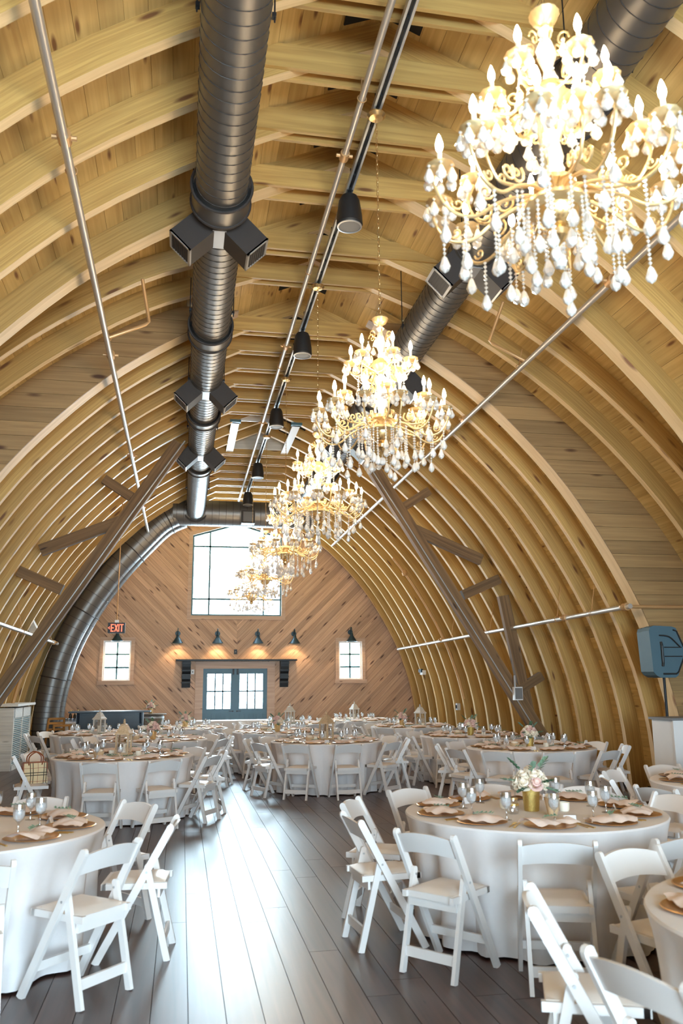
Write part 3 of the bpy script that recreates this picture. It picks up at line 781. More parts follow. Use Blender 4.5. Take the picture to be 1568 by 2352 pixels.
for x, z, lab in GL:
    if g0 is None:
        g0 = thing('gooseneck_lamp', lab, 'wall lamp', (XC+x, YW, z), 0, 'gooseneck lamps on the boarded wall')
        MB().tube([(.0, -.03, .29), (0, 0, .29)], .075, 20).build('wall_plate', 'lamp_teal', g0, True)
        MB().tube(smooth_path([(0, -.02, .29), (0, -.10, .40), (0, -.19, .42), (0, -.24, .34), (0, -.24, .24)], 5), .013, 8).build('arm', 'lamp_teal', g0, True)
        sh_ = MB().lathe([(.012, .26), (.035, .25), (.05, .17), (.07, .14), (.15, .02), (.165, 0), (.158, 0), (.06, .13), (.0, .16)], 24, (0, -.24, 0)).build('shade', 'lamp_teal', g0, True)
        MB().lathe([(0, .05), (.03, .06), (.035, .09), (.02, .13)], 12, (0, -.24, 0)).build('bulb', 'lamp_bulb', g0, True)
        l = bpy.data.lights.new('lamp_light', 'SPOT'); l.energy = 14; l.color = (1, .72, .40); l.spot_size = 1.9; l.spot_blend = .35; l.shadow_soft_size = .03
        lo = bpy.data.objects.new('lamp_light', l); COL.objects.link(lo); lo.parent = g0; lo.location = (0, -.24, .035)
        kids(g0)
    else:
        c = dup(g0, (XC+x, YW, z), label=lab)
for x, z, lab, mt_ in ((-.03, 2.63, 'small dark outlet box on the boards above the mantel', 'black_metal'), (-1.24, 2.06, 'white switch plate beside the door casing under the corbel', 'white_paint')):
    t = thing('wall_box', lab, 'wall box', (XC+x, YW, z)); MB().box((0, -.012, 0), (.09, .024, .13)).build('plate', mt_, t); MB().box((0, -.028, 0), (.03, .01, .045)).build('switch', 'speaker_grille', t)

# exit sign on a long rod
t = thing('exit_sign', 'black hanging exit sign with red letters and left arrow on a long rod', 'sign', (XC-2.8, 16.5, 2.66))
MB().box((0, 0, .10), (.32, .05, .20)).build('housing', 'black_plastic', t)
MB().cyl((0, 0, .25), (0, 0, 3.05), .010, n=8).build('rod', 'pipe_tan', t); MB().box((0, 0, .225), (.07, .05, .05)).build('canopy_box', 'white_paint', t)
lt = MB(); y = -.027
def st(x0, z0, x1, z1, w_=.017): lt.beam((x0, y, z0), (x1, y, z1), .004, w_, (0, 1, 0))
X0 = -.095
st(X0, .03, X0, .17); [st(X0-.008, z, X0+.045, z) for z in (.037, .10, .163)]
X0 = -.03; st(X0, .03, X0+.052, .17); st(X0+.052, .03, X0, .17)
X0 = .045; st(X0, .03, X0, .17)
X0 = .098; st(X0, .03, X0, .17); st(X0-.032, .163, X0+.032, .163)
lt.build('letters', 'exit_red', t)
ar = MB(); lt = ar; st(-.148, .10, -.122, .122, .012); st(-.148, .10, -.122, .078, .012); ar.build('arrow', 'exit_red', t)

# small fittings on the curved wall
def fit(name, lab, cat, loc, parts):
    t = thing(name, lab, cat, loc)
    for n, c, d, m_ in parts: MB().box(c, d).build(n, m_, t)
fit('emergency_light', 'small white twin-head emergency light on the curved rafters', 'light', (XC+4.98, 22.4, 1.98), (('body', (0, 0, 0), (.1, .26, .12), 'white_paint'), ('head', (-.06, -.07, .05), (.06, .09, .09), 'lamp_teal'), ('head', (-.06, .07, .05), (.06, .09, .09), 'lamp_teal')))
fit('outlet_box', 'grey outlet box low on the curved rafters behind the rose tables', 'outlet', (XC+5.12, 19.9, 1.12), (('box', (0, 0, 0), (.08, .12, .16), 'galvanised'), ('socket', (-.045, 0, 0), (.02, .06, .08), 'dark')))
fit('junction_box', 'white junction box fixed to the dark timber brace', 'junction box', (XC+4.55, 14.74, 1.48), (('box', (0, 0, 0), (.16, .10, .24), 'white_paint'), ('lid', (0, -.06, 0), (.13, .02, .2), 'speaker_grille'), ('conduit', (-.05, 0, .22), (.03, .03, .22), 'galvanised')))

# ------------------------------------------------------------------ bars, counters, loudspeaker
t = thing('white_bar', 'white-washed plank bar counter with teal shutter side by the riser duct', 'bar counter', (XC-5.06, 19.35, 0))
MB().box((.0, 0, .62), (.30, 1.96, 1.24)).build('carcass', 'linen_grey', t)
for k in range(7): MB().box((0, -1.0, .09+k*.178), (.34, .022, .174)).build('plank', 'white_wash', t)
MB().box((0.02, 0, 1.30), (.46, 2.12, .05)).build('counter_top', 'white_wash', t)
for y, wd in ((-.94, .08), (0, .06), (.94, .08)): MB().box((.16, y, .62), (.025, wd, 1.24)).build('stile', 'white_wash', t)
for z in (.05, 1.14): MB().box((.16, 0, z), (.025, 1.9, .1 if z < 1 else .2)).build('rail', 'white_wash', t)
for y0 in (-.465, .465):
    sh_ = MB().box((.152, y0, .57), (.006, .84, .96)).build('shutter_panel', 'lattice_teal', t)
    for k in range(24): MB().box((.166, y0, .12+k*.039), (.01, .84, .018), Matrix.Rotation(.5, 3, 'Y')).build('louvre', 'white_wash', sh_)

t = thing('white_counter', 'plain white portable counter in front of the loudspeaker', 'counter', (6.62, 9.93, 0))
MB().box((0, 0, .6), (1.16, .5, 1.18)).build('carcass', 'white_paint', t)
for x in (-.305, .305): MB().box((x, -.26, .6), (.592, .022, 1.2)).build('front_panel', 'white_paint', t)
MB().box((0, 0, 1.205), (1.22, .56, .03)).build('counter_top', 'speaker_grille', t)
for k in (-1, 1): MB().box((k*.5, 0, .005), (.08, .4, .012)).build('foot', 'black_plastic', t)

t = thing('pa_loudspeaker', 'grey-blue loudspeaker cabinet on a black pole above the white counter', 'loudspeaker', (6.44, 10.46, 1.72))
sd = [(-.22, 0.03), (-.26, .08), (-.28, .62), (-.26, .67), (-.20, .69), (.06, .68), (.12, .66), (.24, .36), (.23, .30), (.10, .03), (.06, 0), (-.16, 0)]
MB().prism(sd, -.19, .0).prism([(a*.96, b_*.98+.005) for a, b_ in sd], 0, .14).build('cabinet', 'pa_grey', t)
ol = MB(); ol.tube([(a*.88+.02, -.192, b_*.86+.05) for a, b_ in sd if a > -.2], .012, 6); ol.build('moulded_edge', 'black_plastic', t)
MB().tube([(-.12, -.195, .15), (-.12, -.21, .2), (-.12, -.21, .42), (-.12, -.195, .47)], .018, 8).build('handle', 'black_plastic', t)
for z in (.28, .40): MB().box((.05, -.193, z), (.26, .008, .014)).build('rib', 'black_plastic', t)
MB().tube(smooth_path([(-.14, -.2, .56), (0, -.21, .54), (.12, -.2, .44), (.25, -.15, .34)], 4), .01, 6).build('cable', 'black_plastic', t)
MB().cyl((0, 0, 0), (0, 0, -1.0), .018).build('pole', 'black_metal', t)
for k in range(3):
    a = 2*PI*k/3+.5; MB().cyl((0, 0, -.9), (.3*math.cos(a), .15*math.sin(a), -1.715), .012, n=8).build('tripod_leg', 'black_metal', t)

t = thing('dark_bar', 'dark blue-grey serving bar with a wide top before the boarded wall', 'bar counter', (-1.62, 20.75, 0))
MB().box((0, 0, 1.085), (1.84, .72, .035)).build('bar_top', 'bar_dark', t)
MB().box((0, .02, .53), (1.5, .5, 1.06)).build('carcass', 'bar_dark', t)
for x in (-.5, 0, .5): MB().box((x, -.24, .53), (.46, .025, .92)).build('front_panel', 'bar_dark', t)
for x in (-.70, .70): MB().beam((x, -.24, .82), (x, -.33, 1.06), .05, .05, (1, 0, 0)).build('bracket', 'bar_dark', t)

t = thing('wine_barrel', 'weathered oak wine barrel beside the dark serving bar', 'barrel', (-.73, 22.9, 0))
NS_ = 20
for k in range(NS_):
    a0, a1 = 2*PI*(k+.03)/NS_, 2*PI*(k+.97)/NS_; mb = MB(); pr_ = [(.29, 0), (.335, .22), (.35, .46), (.335, .7), (.29, .93)]
    vs = [(r_*f*math.cos(a), r_*f*math.sin(a), z) for r_, z in pr_ for a in (a0, a1) for f in (1, .93)]
    fs = []
    for i in range(4):
        o = i*4; fs += [(o, o+2, o+6, o+4), (o+3, o+1, o+5, o+7), (o+1, o, o+4, o+5), (o+2, o+3, o+7, o+6)]
    fs += [(0, 1, 3, 2), (16, 18, 19, 17)]
    mb.add(vs, fs).build('stave', 'barrel_oak', t)
for z, r_ in ((.06, .305), (.26, .342), (.66, .342), (.87, .305)): MB().lathe([(r_-.02, -.022), (r_+.006, -.022), (r_+.006, .022), (r_-.02, .022)], 28, (0, 0, z)).build('hoop', 'galvanised', t, True)
MB().lathe([(0, .90), (.36, .93), (.37, .95), (.36, .965), (0, .965)], 28).build('round_top', 'barrel_oak', t, True)

# ------------------------------------------------------------------ long buffet table and glass table
def draped(name, lab, cx, cy_, sx, sy_, h):
    t = thing(name, lab, 'table', (cx, cy_, 0)); n = 26; vs = []; fs = []
    per = []
    for k in range(n): per.append((-sx/2+sx*k/n, -sy_/2))
    for k in range(n//2): per.append((sx/2, -sy_/2+sy_*k/(n//2)))
    for k in range(n): per.append((sx/2-sx*k/n, sy_/2))
    for k in range(n//2): per.append((-sx/2, sy_/2-sy_*k/(n//2)))
    rows = [(0, h), (.008, h-.01), (.012, h-.1), (.02, h*.5), (.03, .015)]
    for i, (o, z) in enumerate(rows):
        for j, (x, y) in enumerate(per):
            w_ = o+(.018*i/4)*math.sin(j*1.7)
            vs.append((x+(w_ if x > 0 else -w_), y+(w_ if y > 0 else -w_), z))
    m_ = len(per)
    for i in range(len(rows)-1):
        for j in range(m_): fs.append((i*m_+j, i*m_+(j+1) % m_, (i+1)*m_+(j+1) % m_, (i+1)*m_+j)[::-1])
    fs.append(tuple(range(m_)))
    MB().add(vs, fs).build('tablecloth', 'cloth', t, True)
    MB().box((0, 0, h-.03), (sx-.03, sy_-.03, .03)).build('table_top', 'honey_wood', t)
    return t
draped('buffet_table', 'long white-draped buffet table in front of the double doors', 1.30, 22.75, 2.5, .76, .77)
draped('glass_table', 'small white-draped table holding rows of glassware beside the dark bar', -2.42, 21.75, .78, .7, .82)
gl = MB().lathe([(.028, 0), (.03, .005), (.034, .09), (.031, .09), (.026, .012), (0, .01)], 10).mesh('tumbler', 'goblet', True)
for i in range(7):
    for j in range(3):
        for k in range(1):
            o = tag(place('tumbler', gl, None, (-2.74+i*.085, 21.5+j*.09, .822)), 'clear tumbler in the rows of glasses on the small draped table', 'glass', 'tumblers on the small draped table')
for i, (x, y, hh) in enumerate(((-2.68, 21.98, .27), (-2.58, 22.0, .24), (-2.5, 21.96, .28))):
    t = thing('bottle', ('tall dark bottle behind the rows of tumblers, beside the riser duct', 'short dark bottle between two taller ones behind the tumblers', 'dark bottle behind the tumblers, on the side of the dark bar')[i], 'bottle', (x, y, .822), 0, 'bottles on the small draped table')
    MB().lathe([(.035, 0), (.037, .01), (.037, hh*.6), (.014, hh*.78), (.014, hh)], 14).build('body', 'bottle_dark', t, True); MB().lathe([(.016, hh*.92), (.016, hh+.01)], 12).build('cap', 'gold', t, True)
# wooden high chair
t = thing('high_chair', 'honey-coloured wooden high chair beside the white bar', 'high chair', (-2.75, 20.55, 0), .5)
for sx_ in (-1, 1):
    for sy_ in (-1, 1): MB().beam((sx_*.24, sy_*.24, 0), (sx_*.18, sy_*.17, .80 if sy_ < 0 else .95), .04, .04).build('leg', 'honey_wood', t)
for z in (.25, .5): MB().box((0, -.21, z), (.42, .03, .05)).build('stretcher', 'honey_wood', t)
MB().box((0, 0, .52), (.36, .34, .03)).build('seat', 'honey_wood', t); MB().box((0, -.22, .80), (.44, .05, .05)).build('front_rail', 'honey_wood', t)
for z in (.7, .84, .94): MB().box((0, .17, z), (.36, .025, .05)).build('back_slat', 'honey_wood', t)

# ------------------------------------------------------------------ chair
TZ, TR = .765, .915
def make_chair():
    t = thing('folding_chair', '', 'chair')
    for s in (-1, 1):
        P = [(s*.205, -.225, .80), (s*.205, .215, .0)]
        mb = MB().beam((s*.205, -.212, .775), P[1], .024, .046, (1, 0, 0)); mb.tube([(s*.205-.0117, -.212, .776), (s*.205+.0117, -.212, .776)], .0235, 12); mb.build('side_rail', 'chair_white', t)
        mb = MB().beam((s*.178, -.215, 0), (s*.178, -.075, .545), .024, .04, (1, 0, 0)); mb.tube([(s*.178-.0117, -.075, .545), (s*.178+.0117, -.075, .545)], .0198, 12); mb.build('rear_leg', 'chair_white', t)
        MB().cyl((s*.22, -.075, .52), (s*.16, -.075, .52), .007, n=8).build('pivot_bolt', 'galvanised', t)
    # bowed backrest, arched along the top
    mb = MB(); n = 12; vs = []; fs = []
    for k in range(n+1):
        f = 2*k/n-1; x = f*.194; y = -.182-.030*(1-f*f); top_ = .765+.026*(1-f*f); bot = .655+.016*(1-f*f); dy = (top_-bot)*.55
        for yy, zz in ((y+.009+dy*.5, bot), (y+.009-dy*.5, top_), (y-.009-dy*.5, top_), (y-.009+dy*.5, bot)): vs.append((x, yy, zz))
    for k in range(n):
        for j in range(4): fs.append((k*4+j, k*4+(j+1) % 4, k*4+4+(j+1) % 4, k*4+4+j))
    fs += [(3, 2, 1, 0), tuple(n*4+j for j in range(4))]
    mb.add(vs, fs).build('backrest', 'chair_white', t, True)
    MB().box((-.166, .0, .432), (.028, .40, .036)).box((.166, .0, .432), (.028, .40, .036)).box((0, .19, .432), (.36, .03, .036)).box((0, -.17, .432), (.34, .03, .036)).build('seat_frame', 'chair_white', t)
    mb = MB(); vs = []; fs = []; m_ = 8
    for i in range(m_+1):
        for j in range(m_+1):
            u_, v_ = 2*i/m_-1, 2*j/m_-1; e = max(abs(u_), abs(v_)); vs.append((u_*.165, v_*.185, .451+.022*(1-e**6)))
    for i in range(m_):
        for j in range(m_): a = i*(m_+1)+j; fs.append((a, a+m_+1, a+m_+2, a+1))
    mb.add(vs, fs); mb.box((0, 0, .4485), (.325, .364, .009)); mb.build('seat_cushion', 'cushion', t, True)
    MB().box((0, -.185, .115), (.335, .018, .055)).build('rear_stretcher', 'chair_white', t)
    MB().box((0, .125, .165), (.388, .018, .045)).build('front_stretcher', 'chair_white', t)
    MB().box((0, -.15, .388), (.335, .016, .05)).build('apron', 'chair_white', t)
    kids(t); return t
chair0 = make_chair(); chair_used = [False]; CH = []
def chair(x, y, rz, label, group, force=False):
    if not force and any(math.hypot(x-a, y-b_) < .56 for a, b_ in CH): return
    CH.append((x, y))
    if not chair_used[0]:
        chair_used[0] = True; chair0.location = (x, y, 0); chair0.rotation_euler = (0, 0, rz); chair0['label'] = label; chair0['group'] = group
    else: dup(chair0, (x, y, 0), rz, label, group)

# ------------------------------------------------------------------ table dressing prototypes
def cloth_mesh(seed):
    r_ = random.Random(seed); n = 120; ph = [r_.random()*6.3 for _ in range(4)]; nf = r_.choice((15, 16, 17))
    prof = [(.0, TZ), (.5, TZ), (.88, TZ), (.908, TZ-.003), (TR, TZ-.014)] + [(TR, TZ-.014-.735*(k/9)) for k in range(1, 10)]
    vs = []; fs = []
    for i, (rad, z) in enumerate(prof):
        d = max(0, TZ-.014-z)/.735
        for k in range(n):
            a = 2*PI*k/n
            f = (math.sin(nf*a+ph[0]+.8*math.sin(2*a+ph[1]))*.55 + math.sin((nf-5)*a+ph[2])*.3 + .15*math.sin(2*nf*a+ph[3]))
            f = math.copysign(abs(f)**.6, f); q_ = rad - .02*d + .055*(f-.9)*d**.6 - (.022*math.sin(PI*min(1, d*1.2)))
            vs.append((q_*math.cos(a), q_*math.sin(a), z if i else TZ))
    for i in range(len(prof)-1):
        for k in range(n): fs.append((i*n+k, (i+1)*n+k, (i+1)*n+(k+1) % n, i*n+(k+1) % n))
    return MB().add(vs, fs).mesh('tablecloth', 'cloth', True)
CLOTH = [cloth_mesh(s) for s in (1, 2, 3)]
TOP = MB().lathe([(0, -.045), (.88, -.045), (.89, -.03), (.88, -.004), (0, -.004)], 48).mesh('table_top', 'honey_wood')
LEG = MB().tube([(0, 0, 0), (0, 0, .72)], .016, 8).mesh('leg', 'galvanised')
CHG = MB().lathe([(.0, .004), (.10, .004), (.118, .010), (.160, .016), (.165, .013), (.12, .002), (.0, 0)], 32).mesh('charger_plate', 'charger', True)
def napkin_mesh(seed):
    r_ = random.Random(seed); vs = []; fs = []; nx, ny = 12, 7; p = r_.random()*6
    for i in range(nx+1):
        for j in range(ny+1):
            u_, v_ = 2*i/nx-1, 2*j/ny-1
            z = .018+.030*(1-v_*v_)*(.75+.35*math.sin(3*u_+p))+.006*math.sin(9*u_+4*v_+p)
            vs.append((u_*.158+.02*math.sin(2*v_+p), v_*(.085+.022*math.sin(2.2*u_+p)), z))
    for i in range(nx):
        for j in range(ny): a = i*(ny+1)+j; fs.append((a, a+ny+1, a+ny+2, a+1))
    return MB().add(vs, fs).mesh('napkin', 'blush', True)
NAP = [napkin_mesh(s) for s in (3, 5, 8)]
def leafy(mb, p, d, l, w_, nrm):
    p = Vector(p); d = Vector(d).normalized(); s_ = d.cross(Vector(nrm)).normalized(); n_ = s_.cross(d)
    pts = [p, p+d*l*.35+s_*w_*.5+n_*l*.06, p+d*l*.75+s_*w_*.35+n_*l*.05, p+d*l, p+d*l*.75-s_*w_*.35+n_*l*.05, p+d*l*.35-s_*w_*.5+n_*l*.06, p+d*l*.5-n_*l*.05]
    mb.add(pts, [(0, 1, 6), (1, 2, 6), (2, 3, 6), (3, 4, 6), (4, 5, 6), (5, 0, 6)])
def sprig_mesh(seed):
    r_ = random.Random(seed); mb = MB(); mb.tube([(-.06, 0, .0), (0, .01, .006), (.07, 0, .004)], .0016, 5)
    for k in range(9):
        x = -.05+k*.014; s_ = 1 if k % 2 else -1
        leafy(mb, (x, 0, .004), (.5, s_*(.6+.3*r_.random()), .35), .024+.01*r_.random(), .017, (0, 0, 1))
    return mb.mesh('sprig', 'leaf_pale')
SPR = [sprig_mesh(1), sprig_mesh(2)]
GOB = MB().lathe([(0, 0), (.034, 0), (.034, .003), (.008, .010), (.0055, .03), (.006, .062), (.012, .072), (.030, .090), (.038, .118), (.037, .15), (.034, .178), (.0325, .178), (.0345, .15), (0, .148)], 20).mesh('goblet', 'goblet', True)
ICE = MB().lathe([(0, .078), (.012, .080), (.028, .094), (.0345, .118), (.0335, .138), (.022, .146), (.026, .152), (.008, .149), (0, .156)], 12, flute=-.06).mesh('ice_water', 'ice_water')
def fork_mesh():
    mb = MB().box((0, -.03, .003), (.008, .12, .003)); mb.box((0, .045, .004), (.02, .03, .003))
    for k in (-1.5, -.5, .5, 1.5): mb.box((k*.006, .078, .004), (.003, .04, .003))
    return mb.mesh('fork', 'gold')
FORK = fork_mesh()
KNIFE = MB().box((0, -.055, .004), (.011, .10, .006)).add([(-.007, 0, .002), (.007, 0, .002), (.008, .09, .002), (-.002, .115, .002), (-.007, 0, .005), (.007, 0, .005), (.008, .09, .004), (-.002, .115, .004)], [(3,2,1,0),(4,5,6,7),(0,1,5,4),(1,2,6,5),(2,3,7,6),(3,0,4,7)]).mesh('knife', 'gold')
CARD = MB().add([(-.04, -.018, 0), (.04, -.018, 0), (.04, 0, .045), (-.04, 0, .045), (-.04, .018, 0), (.04, .018, 0)], [(0, 1, 2, 3), (3, 2, 5, 4)]).mesh('place_card', 'cloth')
VOT = MB().lathe([(0, 0), (.03, 0), (.036, .01), (.038, .06), (.034, .06), (.03, .03), (0, .03)], 16).mesh('votive', 'wax', True)
def lantern(loc, rz, label, pale):
    wd = 'lantern_pale' if pale else 'lantern_wood'
    t = thing('lantern', label, 'lantern', loc, rz, 'wooden candle lanterns on the tables')
    MB().box((0, 0, .012), (.21, .21, .024)).box((0, 0, .032), (.185, .185, .016)).build('base', wd, t)
    for i in (-1, 1):
        for j in (-1, 1): MB().box((i*.076, j*.076, .155), (.022, .022, .23)).build('post', wd, t)
    MB().box((0, 0, .278), (.20, .20, .018)).build('eaves', wd, t)
    mb = MB(); pr_ = [(.098, .287), (.070, .325), (.050, .372), (.040, .385), (.040, .398), (.016, .41)]
    mb.lathe([(a*1.414, z) for a, z in pr_], 4); o = mb.build('roof', wd, t); o.rotation_euler = (0, 0, PI/4)
    MB().lathe([(.012, .41), (.02, .425), (.01, .44), (.016, .452), (.0, .475)], 12).build('finial', wd, t, True)
    for i, (dx, dy) in enumerate(((1, 0), (-1, 0), (0, 1), (0, -1))): MB().box((dx*.074, dy*.074, .155), (.004 if dx else .13, .004 if dy else .13, .22)).build('pane', 'clear', t)
    MB().lathe([(0, .04), (.034, .04), (.034, .145), (.03, .15), (0, .148)], 16).build('candle', 'wax', t, True)
    return t
def petal_rose(mb_seed):
    r_ = random.Random(mb_seed); mb = MB()
    mb.lathe([(0, -.02), (.018, -.012), (.022, .008), (.012, .022), (0, .018)], 10)
    for ring_, (n, rad, h, lean) in enumerate(((3, .017, .026, .1), (5, .026, .024, .35), (6, .036, .018, .75))):
        for k in range(n):
            a = 2*PI*k/n+ring_*.5+r_.random()*.3; vs = []
            for i in range(4):
                v_ = i/3
                for j in range(5):
                    u_ = (j/4-.5)*2*PI/n*1.35; q_ = rad*(.45+.6*v_)+lean*.010*v_*v_
                    vs.append((q_*math.cos(a+u_), q_*math.sin(a+u_), -.022+h*2*v_*(1-.18*(2*j/4-1)**2)-lean*.012*v_*v_*2))
            mb.add(vs, [(i*5+j, i*5+j+1, i*5+j+6, i*5+j+5) for i in range(3) for j in range(4)])
    return mb
ROSE = [petal_rose(2).mesh('rose', 'rose_blush', True), petal_rose(5).mesh('rose', 'rose_cream', True)]
def flowers(loc, rz, label, s=1.0, vase='glitter_gold'):
    t = thing('flower_arrangement', label, 'flowers', loc, rz, 'rose arrangements'); r_ = random.Random(int(loc[0]*100)+int(loc[1]*10))
    MB().lathe([(0, 0), (.046, 0), (.048, .006), (.058, .155), (.054, .155), (.044, .02), (0, .016)], 20).build('vase', vase, t, True)
    k = 0
    for lvl, n, rad, z in ((0, 8, .085, .175), (1, 6, .058, .215), (2, 2, .02, .245)):
        for i in range(n):
            a = 2*PI*i/n+lvl*.5; o = place('rose', ROSE[(i+lvl+(1 if r_.random() < .25 else 0)) % 2], t)
            tilt = (1.0, .5, .1)[lvl]; o.location = (rad*math.cos(a), rad*math.sin(a), z); o.rotation_euler = (0, tilt, a); o.scale = (1.15, 1.15, 1.15)
    for i in range(9):
        a = 2*PI*i/9+.3; mb = MB(); d = Vector((math.cos(a), math.sin(a), (.9, .15, -.35)[i % 3]))
        st_ = Vector((math.cos(a)*.06, math.sin(a)*.06, (.24, .18, .16)[i % 3])); L_ = (.04 if i % 3 == 0 else .06)+.04*r_.random()
        mb.tube([st_, st_+d*L_], .002, 5)
        for j in range(6): leafy(mb, st_+d*(L_*(.2+.16*j)), d+Vector((-math.sin(a), math.cos(a), .3))*(.9 if j % 2 else -.9), .045, .032, (0, 0, 1))
        leafy(mb, st_+d*L_, d, .05, .034, (0, 0, 1)); mb.build('leaf_spray', 'leaf' if i % 2 else 'leaf_pale', t)
    t.scale = (s, s, s); return t

# ------------------------------------------------------------------ round tables: x, y, chair angles (None = ring of ten), phrase, centrepiece
AUTO = None
SIDES = ('loudspeaker', 'door-and-loudspeaker', 'door', 'door-and-bar', 'bar', 'opposite-door-and-bar', 'opposite-door', 'opposite-door-and-loudspeaker')
def comp(a): return SIDES[int(round((a % (2*PI))/(PI/4))) % 8]
TABS = [
 ('T1', 2.50, 5.87, [219, 186, 152, 116, 82, 48, 14, 252, 284, 318], 'the table with the glitter rose vase', 'F'),
 ('T2', -1.38, 5.95, [319, 355, 37, 286, 77, 112, 250], 'the table across from the glitter vase', 'L0'),
 ('T14', 2.72, 2.97, [196, 158, 106, 70, 236], 'the table next to the petal-cone table', None),
 ('T15', 5.2, 7.1, [131, 199, 165, 95, 232], 'the bare table by the white counter', None),
 ('T3', -.73, 11.68, [262, 295, 330, 8, 192, 158, 45, 118, 80], 'the table with the checked handbag', 'L'),
 ('T4', 2.36, 13.85, [209, 240, 275, 311, 350, 160, 25, 60, 95, 130], 'the tan-lantern table under the cupola shaft', 'L'),
 ('T5', 4.95, 11.6, [198, 228, 262, 297, 20, 345, 160, 55, 90, 125], 'the rose table before the timber brace', 'F'),
 ('T13', -.44, 15.08, AUTO, 'the rose table behind the checked handbag', 'F'),
 ('T6', 5.1, 14.55, AUTO, 'the rose table at the brace foot', 'F'),
 ('T9', 1.92, 16.95, AUTO, 'the rose table between two lantern tables', 'F'),
 ('T12', -1.55, 17.2, AUTO, 'the lantern table by the dark bar', 'LP'),
 ('T7', 5.0, 18.1, AUTO, 'the table with roses and pale lantern', 'FLP'),
 ('T11', .12, 18.95, AUTO, 'the rose table beside the wine barrel', 'F'),
 ('T10', 2.58, 20.35, AUTO, 'the pale-lantern table before the doors', 'LP'),
 ('T8', 4.45, 21.75, AUTO, 'the lantern table near the emergency light', 'LP')]
TC = [(x, y) for _, x, y, *_ in TABS]
for ti, (nm, x, y, angs, ph, cp_) in enumerate(TABS):
    far_ = y > 14
    t = thing('round_table', 'round white-draped banquet table: ' + ph, 'table', (x, y, 0), ti*.7, 'round banquet tables')
    place('tablecloth', CLOTH[ti % 3], t); place('table_top', TOP, t, (0, 0, TZ))
    for k in range(4): place('leg', LEG, t, (.6*math.cos(k*PI/2), .6*math.sin(k*PI/2), 0))
    auto = angs is None
    if auto: angs = [k*36+ti*11 for k in range(10)]
    rr = 1.15 if nm in ('T1', 'T2', 'T14') else 1.125
    for a in angs:
        a = math.radians(a); cx, cy_ = x+rr*math.cos(a), y+rr*math.sin(a)
        if any(math.hypot(cx-p, cy_-q_) < (1.12 if auto else 1.02) for p, q_ in TC if (p, q_) != (x, y)): continue
        if abs(cx-XC) > 4.75 and cy_ > YB: continue
        if math.hypot(cx-1.3, cy_-22.75) < .9 or cy_ > 22.9: continue
        if math.hypot(cx+1.62, cy_-20.75) < .8 or (abs(cx-XC) > 4.1 and 14.3 < cy_ < 15.5): continue
        chair(cx, cy_, a+PI/2, 'white folding chair, %s side of %s' % (comp(a), ph), 'white folding chairs', not auto)
    # place settings
    n = 10; off = math.radians(angs[0])
    for k in range(n):
        a = off+2*PI*k/n; ca, sa = math.cos(a), math.sin(a); px, py = x+.70*ca, y+.70*sa; rz = a+PI/2
        tag(place('charger_plate', CHG, None, (px, py, TZ)), 'gold charger plate, %s side of %s' % (comp(a), ph), 'plate', 'gold charger plates').rotation_euler = (0, 0, rz)
        o = tag(place('napkin', NAP[(k+ti) % 3], None, (px, py, TZ+.007)), 'folded blush napkin, %s side of %s' % (comp(a), ph), 'napkin', 'blush napkins'); o.rotation_euler = (0, 0, rz+.4*math.sin(k*2.1+ti))
        gx, gy = x+.50*math.cos(a+.13), y+.50*math.sin(a+.13)
        place('ice_water', ICE, tag(place('goblet', GOB, None, (gx, gy, TZ)), 'stemmed water goblet, %s side of %s' % (comp(a), ph), 'glass', 'water goblets'))
        if not far_ or k % 2 == 0:
            o = tag(place('sprig', SPR[k % 2], None, (px, py, TZ+.058)), 'green eucalyptus sprig, %s side of %s' % (comp(a), ph), 'sprig', 'eucalyptus sprigs'); o.rotation_euler = (0, 0, rz+.6)
        if y < 14.2:
            for nm2, me_, d in (('fork', FORK, -.235), ('knife', KNIFE, .235)):
                b2 = a+d/.70; o = tag(place(nm2, me_, None, (x+.70*math.cos(b2), y+.70*math.sin(b2), TZ+.001)), 'gold table %s, %s side of %s' % (nm2, comp(a), ph), nm2, 'gold cutlery'); o.rotation_euler = (0, 0, b2+PI/2)
            if k % 2: 
                b2 = a+.28; o = tag(place('place_card', CARD, None, (x+.56*math.cos(b2), y+.56*math.sin(b2), TZ+.001)), 'white place card, %s side of %s' % (comp(a), ph), 'card', 'tent place cards'); o.rotation_euler = (0, 0, rz)
    for k, (vx, vy) in enumerate(((.2, -.08), (-.16, .14))):
        tag(place('votive_candle', VOT, None, (x+vx, y+vy, TZ)), 'small cream votive candle on ' + ph, 'candle', 'votive candles')
    tz = TZ+.001
    if cp_:
        if 'F' in cp_: flowers((x-(.24 if 'L' in cp_ else .02), y-.02, tz), ti*.8, 'blush and cream rose bouquet with green leaves on ' + ph, 1.12 if nm == 'T1' else 1.1, 'glitter_gold' if nm in ('T1', 'T5', 'T6') else 'brass')
        if 'L' in cp_ and cp_ != 'L0':
            lantern((x+(.18 if 'F' in cp_ else 0), y, tz), .5+ti, ('pale ' if 'P' in cp_ else 'tan ') + 'wooden candle lantern on ' + ph, 'P' in cp_)
            for k in range(5):
                a = k*1.26; o = tag(place('garland_sprig', SPR[k % 2], None, (x+.2*math.cos(a), y+.2*math.sin(a), TZ+.004)), 'loose greenery sprig round the lantern on ' + ph, 'sprig', 'lantern greenery'); o.rotation_euler = (0, 0, a+1.5); o.scale = (1.3, 1.3, 1.3)
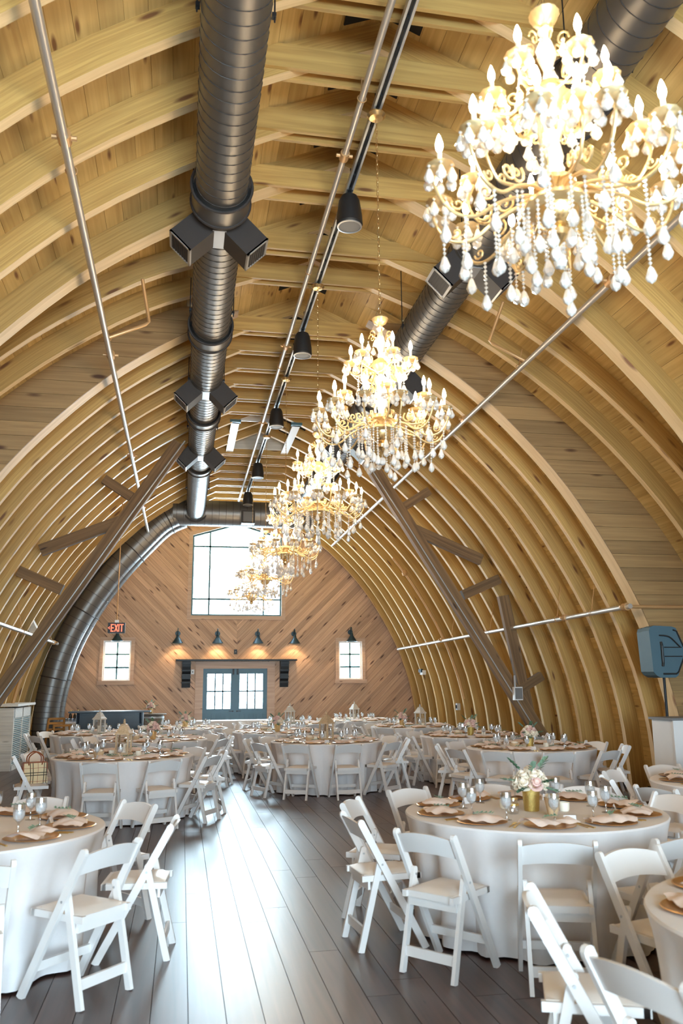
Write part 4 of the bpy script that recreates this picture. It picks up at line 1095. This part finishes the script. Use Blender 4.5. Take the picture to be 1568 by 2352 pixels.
    if nm in ('T1', 'T2', 'T3', 'T4', 'T13', 'T9', 'T6', 'T5'):
        jx, jy = x+.16, y+.2
        if nm == 'T1':
            t = thing('petal_cone', 'burlap cone cup heaped with white petals beside the glitter rose vase', 'petal cone', (x+.02, y-.28, tz))
            MB().lathe([(0, 0), (.03, 0), (.055, .12), (.05, .12), (.028, .01), (0, .008)], 16).build('cup', 'burlap', t, True)
        else:
            t = thing('favour_bowl', 'small tan bowl with white filling on ' + ph, 'bowl', (jx-.46, jy-.34, tz), 0, 'burlap bowls')
            MB().lathe([(0, 0), (.05, 0), (.075, .07), (.07, .07), (.045, .01), (0, .008)], 16).build('cup', 'burlap', t, True)
        for k in range(5):
            b2 = k*1.26; top_ = .12 if nm == 'T1' else .07; MB().lathe([(0, -.015), (.02, -.008), (.024, .004), (.012, .016), (0, .02)], 8, (.026*math.cos(b2), .026*math.sin(b2), top_+.006)).build('petal', 'rose_cream', t, True)
        if nm == 'T1':
            t = thing('ribbon_jar', 'small glass jar tied with gold ribbon beside the glitter rose vase', 'jar', (x-.2, y-.12, tz))
            MB().lathe([(0, 0), (.034, 0), (.038, .01), (.038, .07), (.03, .085), (.03, .095)], 16).build('jar', 'goblet', t, True); MB().lathe([(.0385, .055), (.04, .055), (.04, .068), (.0385, .068)], 16).build('ribbon', 'gold', t); MB().lathe([(0, .095), (.034, .095), (.034, .108), (0, .11)], 16).build('lid', 'brass', t, True)
flowers((-.78, 22.86, .967), 1.1, 'small blush rose bouquet standing on the wine barrel', 1.05, 'brass')

# ------------------------------------------------------------------ checked handbag on a chair at the handbag table
a = math.radians(183); bx, by = -.73+1.12*math.cos(a), 11.68+1.12*math.sin(a)
bx, by = -.73+1.09*math.cos(math.radians(192)), 11.68+1.09*math.sin(math.radians(192))
t = thing('handbag', 'beige checked handbag with brown leather handles on a folding chair seat', 'handbag', (bx, by, .474), math.radians(24))
def bagbody():
    mb = MB(); vs = []; uv = []; fs = []
    P = [(-.155, -.06, 0), (.155, -.06, 0), (.155, .06, 0), (-.155, .06, 0)]; Q_ = [(-.135, -.03, .25), (.135, -.03, .25), (.135, .03, .25), (-.135, .03, .25)]
    vs = P + Q_; fs = [(3, 2, 1, 0), (4, 5, 6, 7)]; uv = [(p[0], p[1]) for p in P[::-1]] + [(p[0], p[1]) for p in Q_]
    for i in range(4):
        j = (i+1) % 4; w_ = .31 if i % 2 == 0 else .12; fs.append((i, j, 4+j, 4+i)); uv += [(0, 0), (w_, 0), (w_*.9, .25), (w_*.1, .25)]
    return mb.add(vs, fs, uv)
bagbody().build('body', 'check', t)
for s in (-1, 1):
    MB().tube(smooth_path([(-.08, s*.033, .22), (-.085, s*.05, .32), (0, s*.06, .38), (.085, s*.05, .32), (.08, s*.033, .22)], 5), .008, 7).build('handle', 'leather', t, True)
    MB().box((s*.146, 0, .12), (.012, .08, .25)).build('side_gusset', 'leather', t)
MB().box((0, 0, .25), (.28, .065, .014)).build('top_trim', 'leather', t)
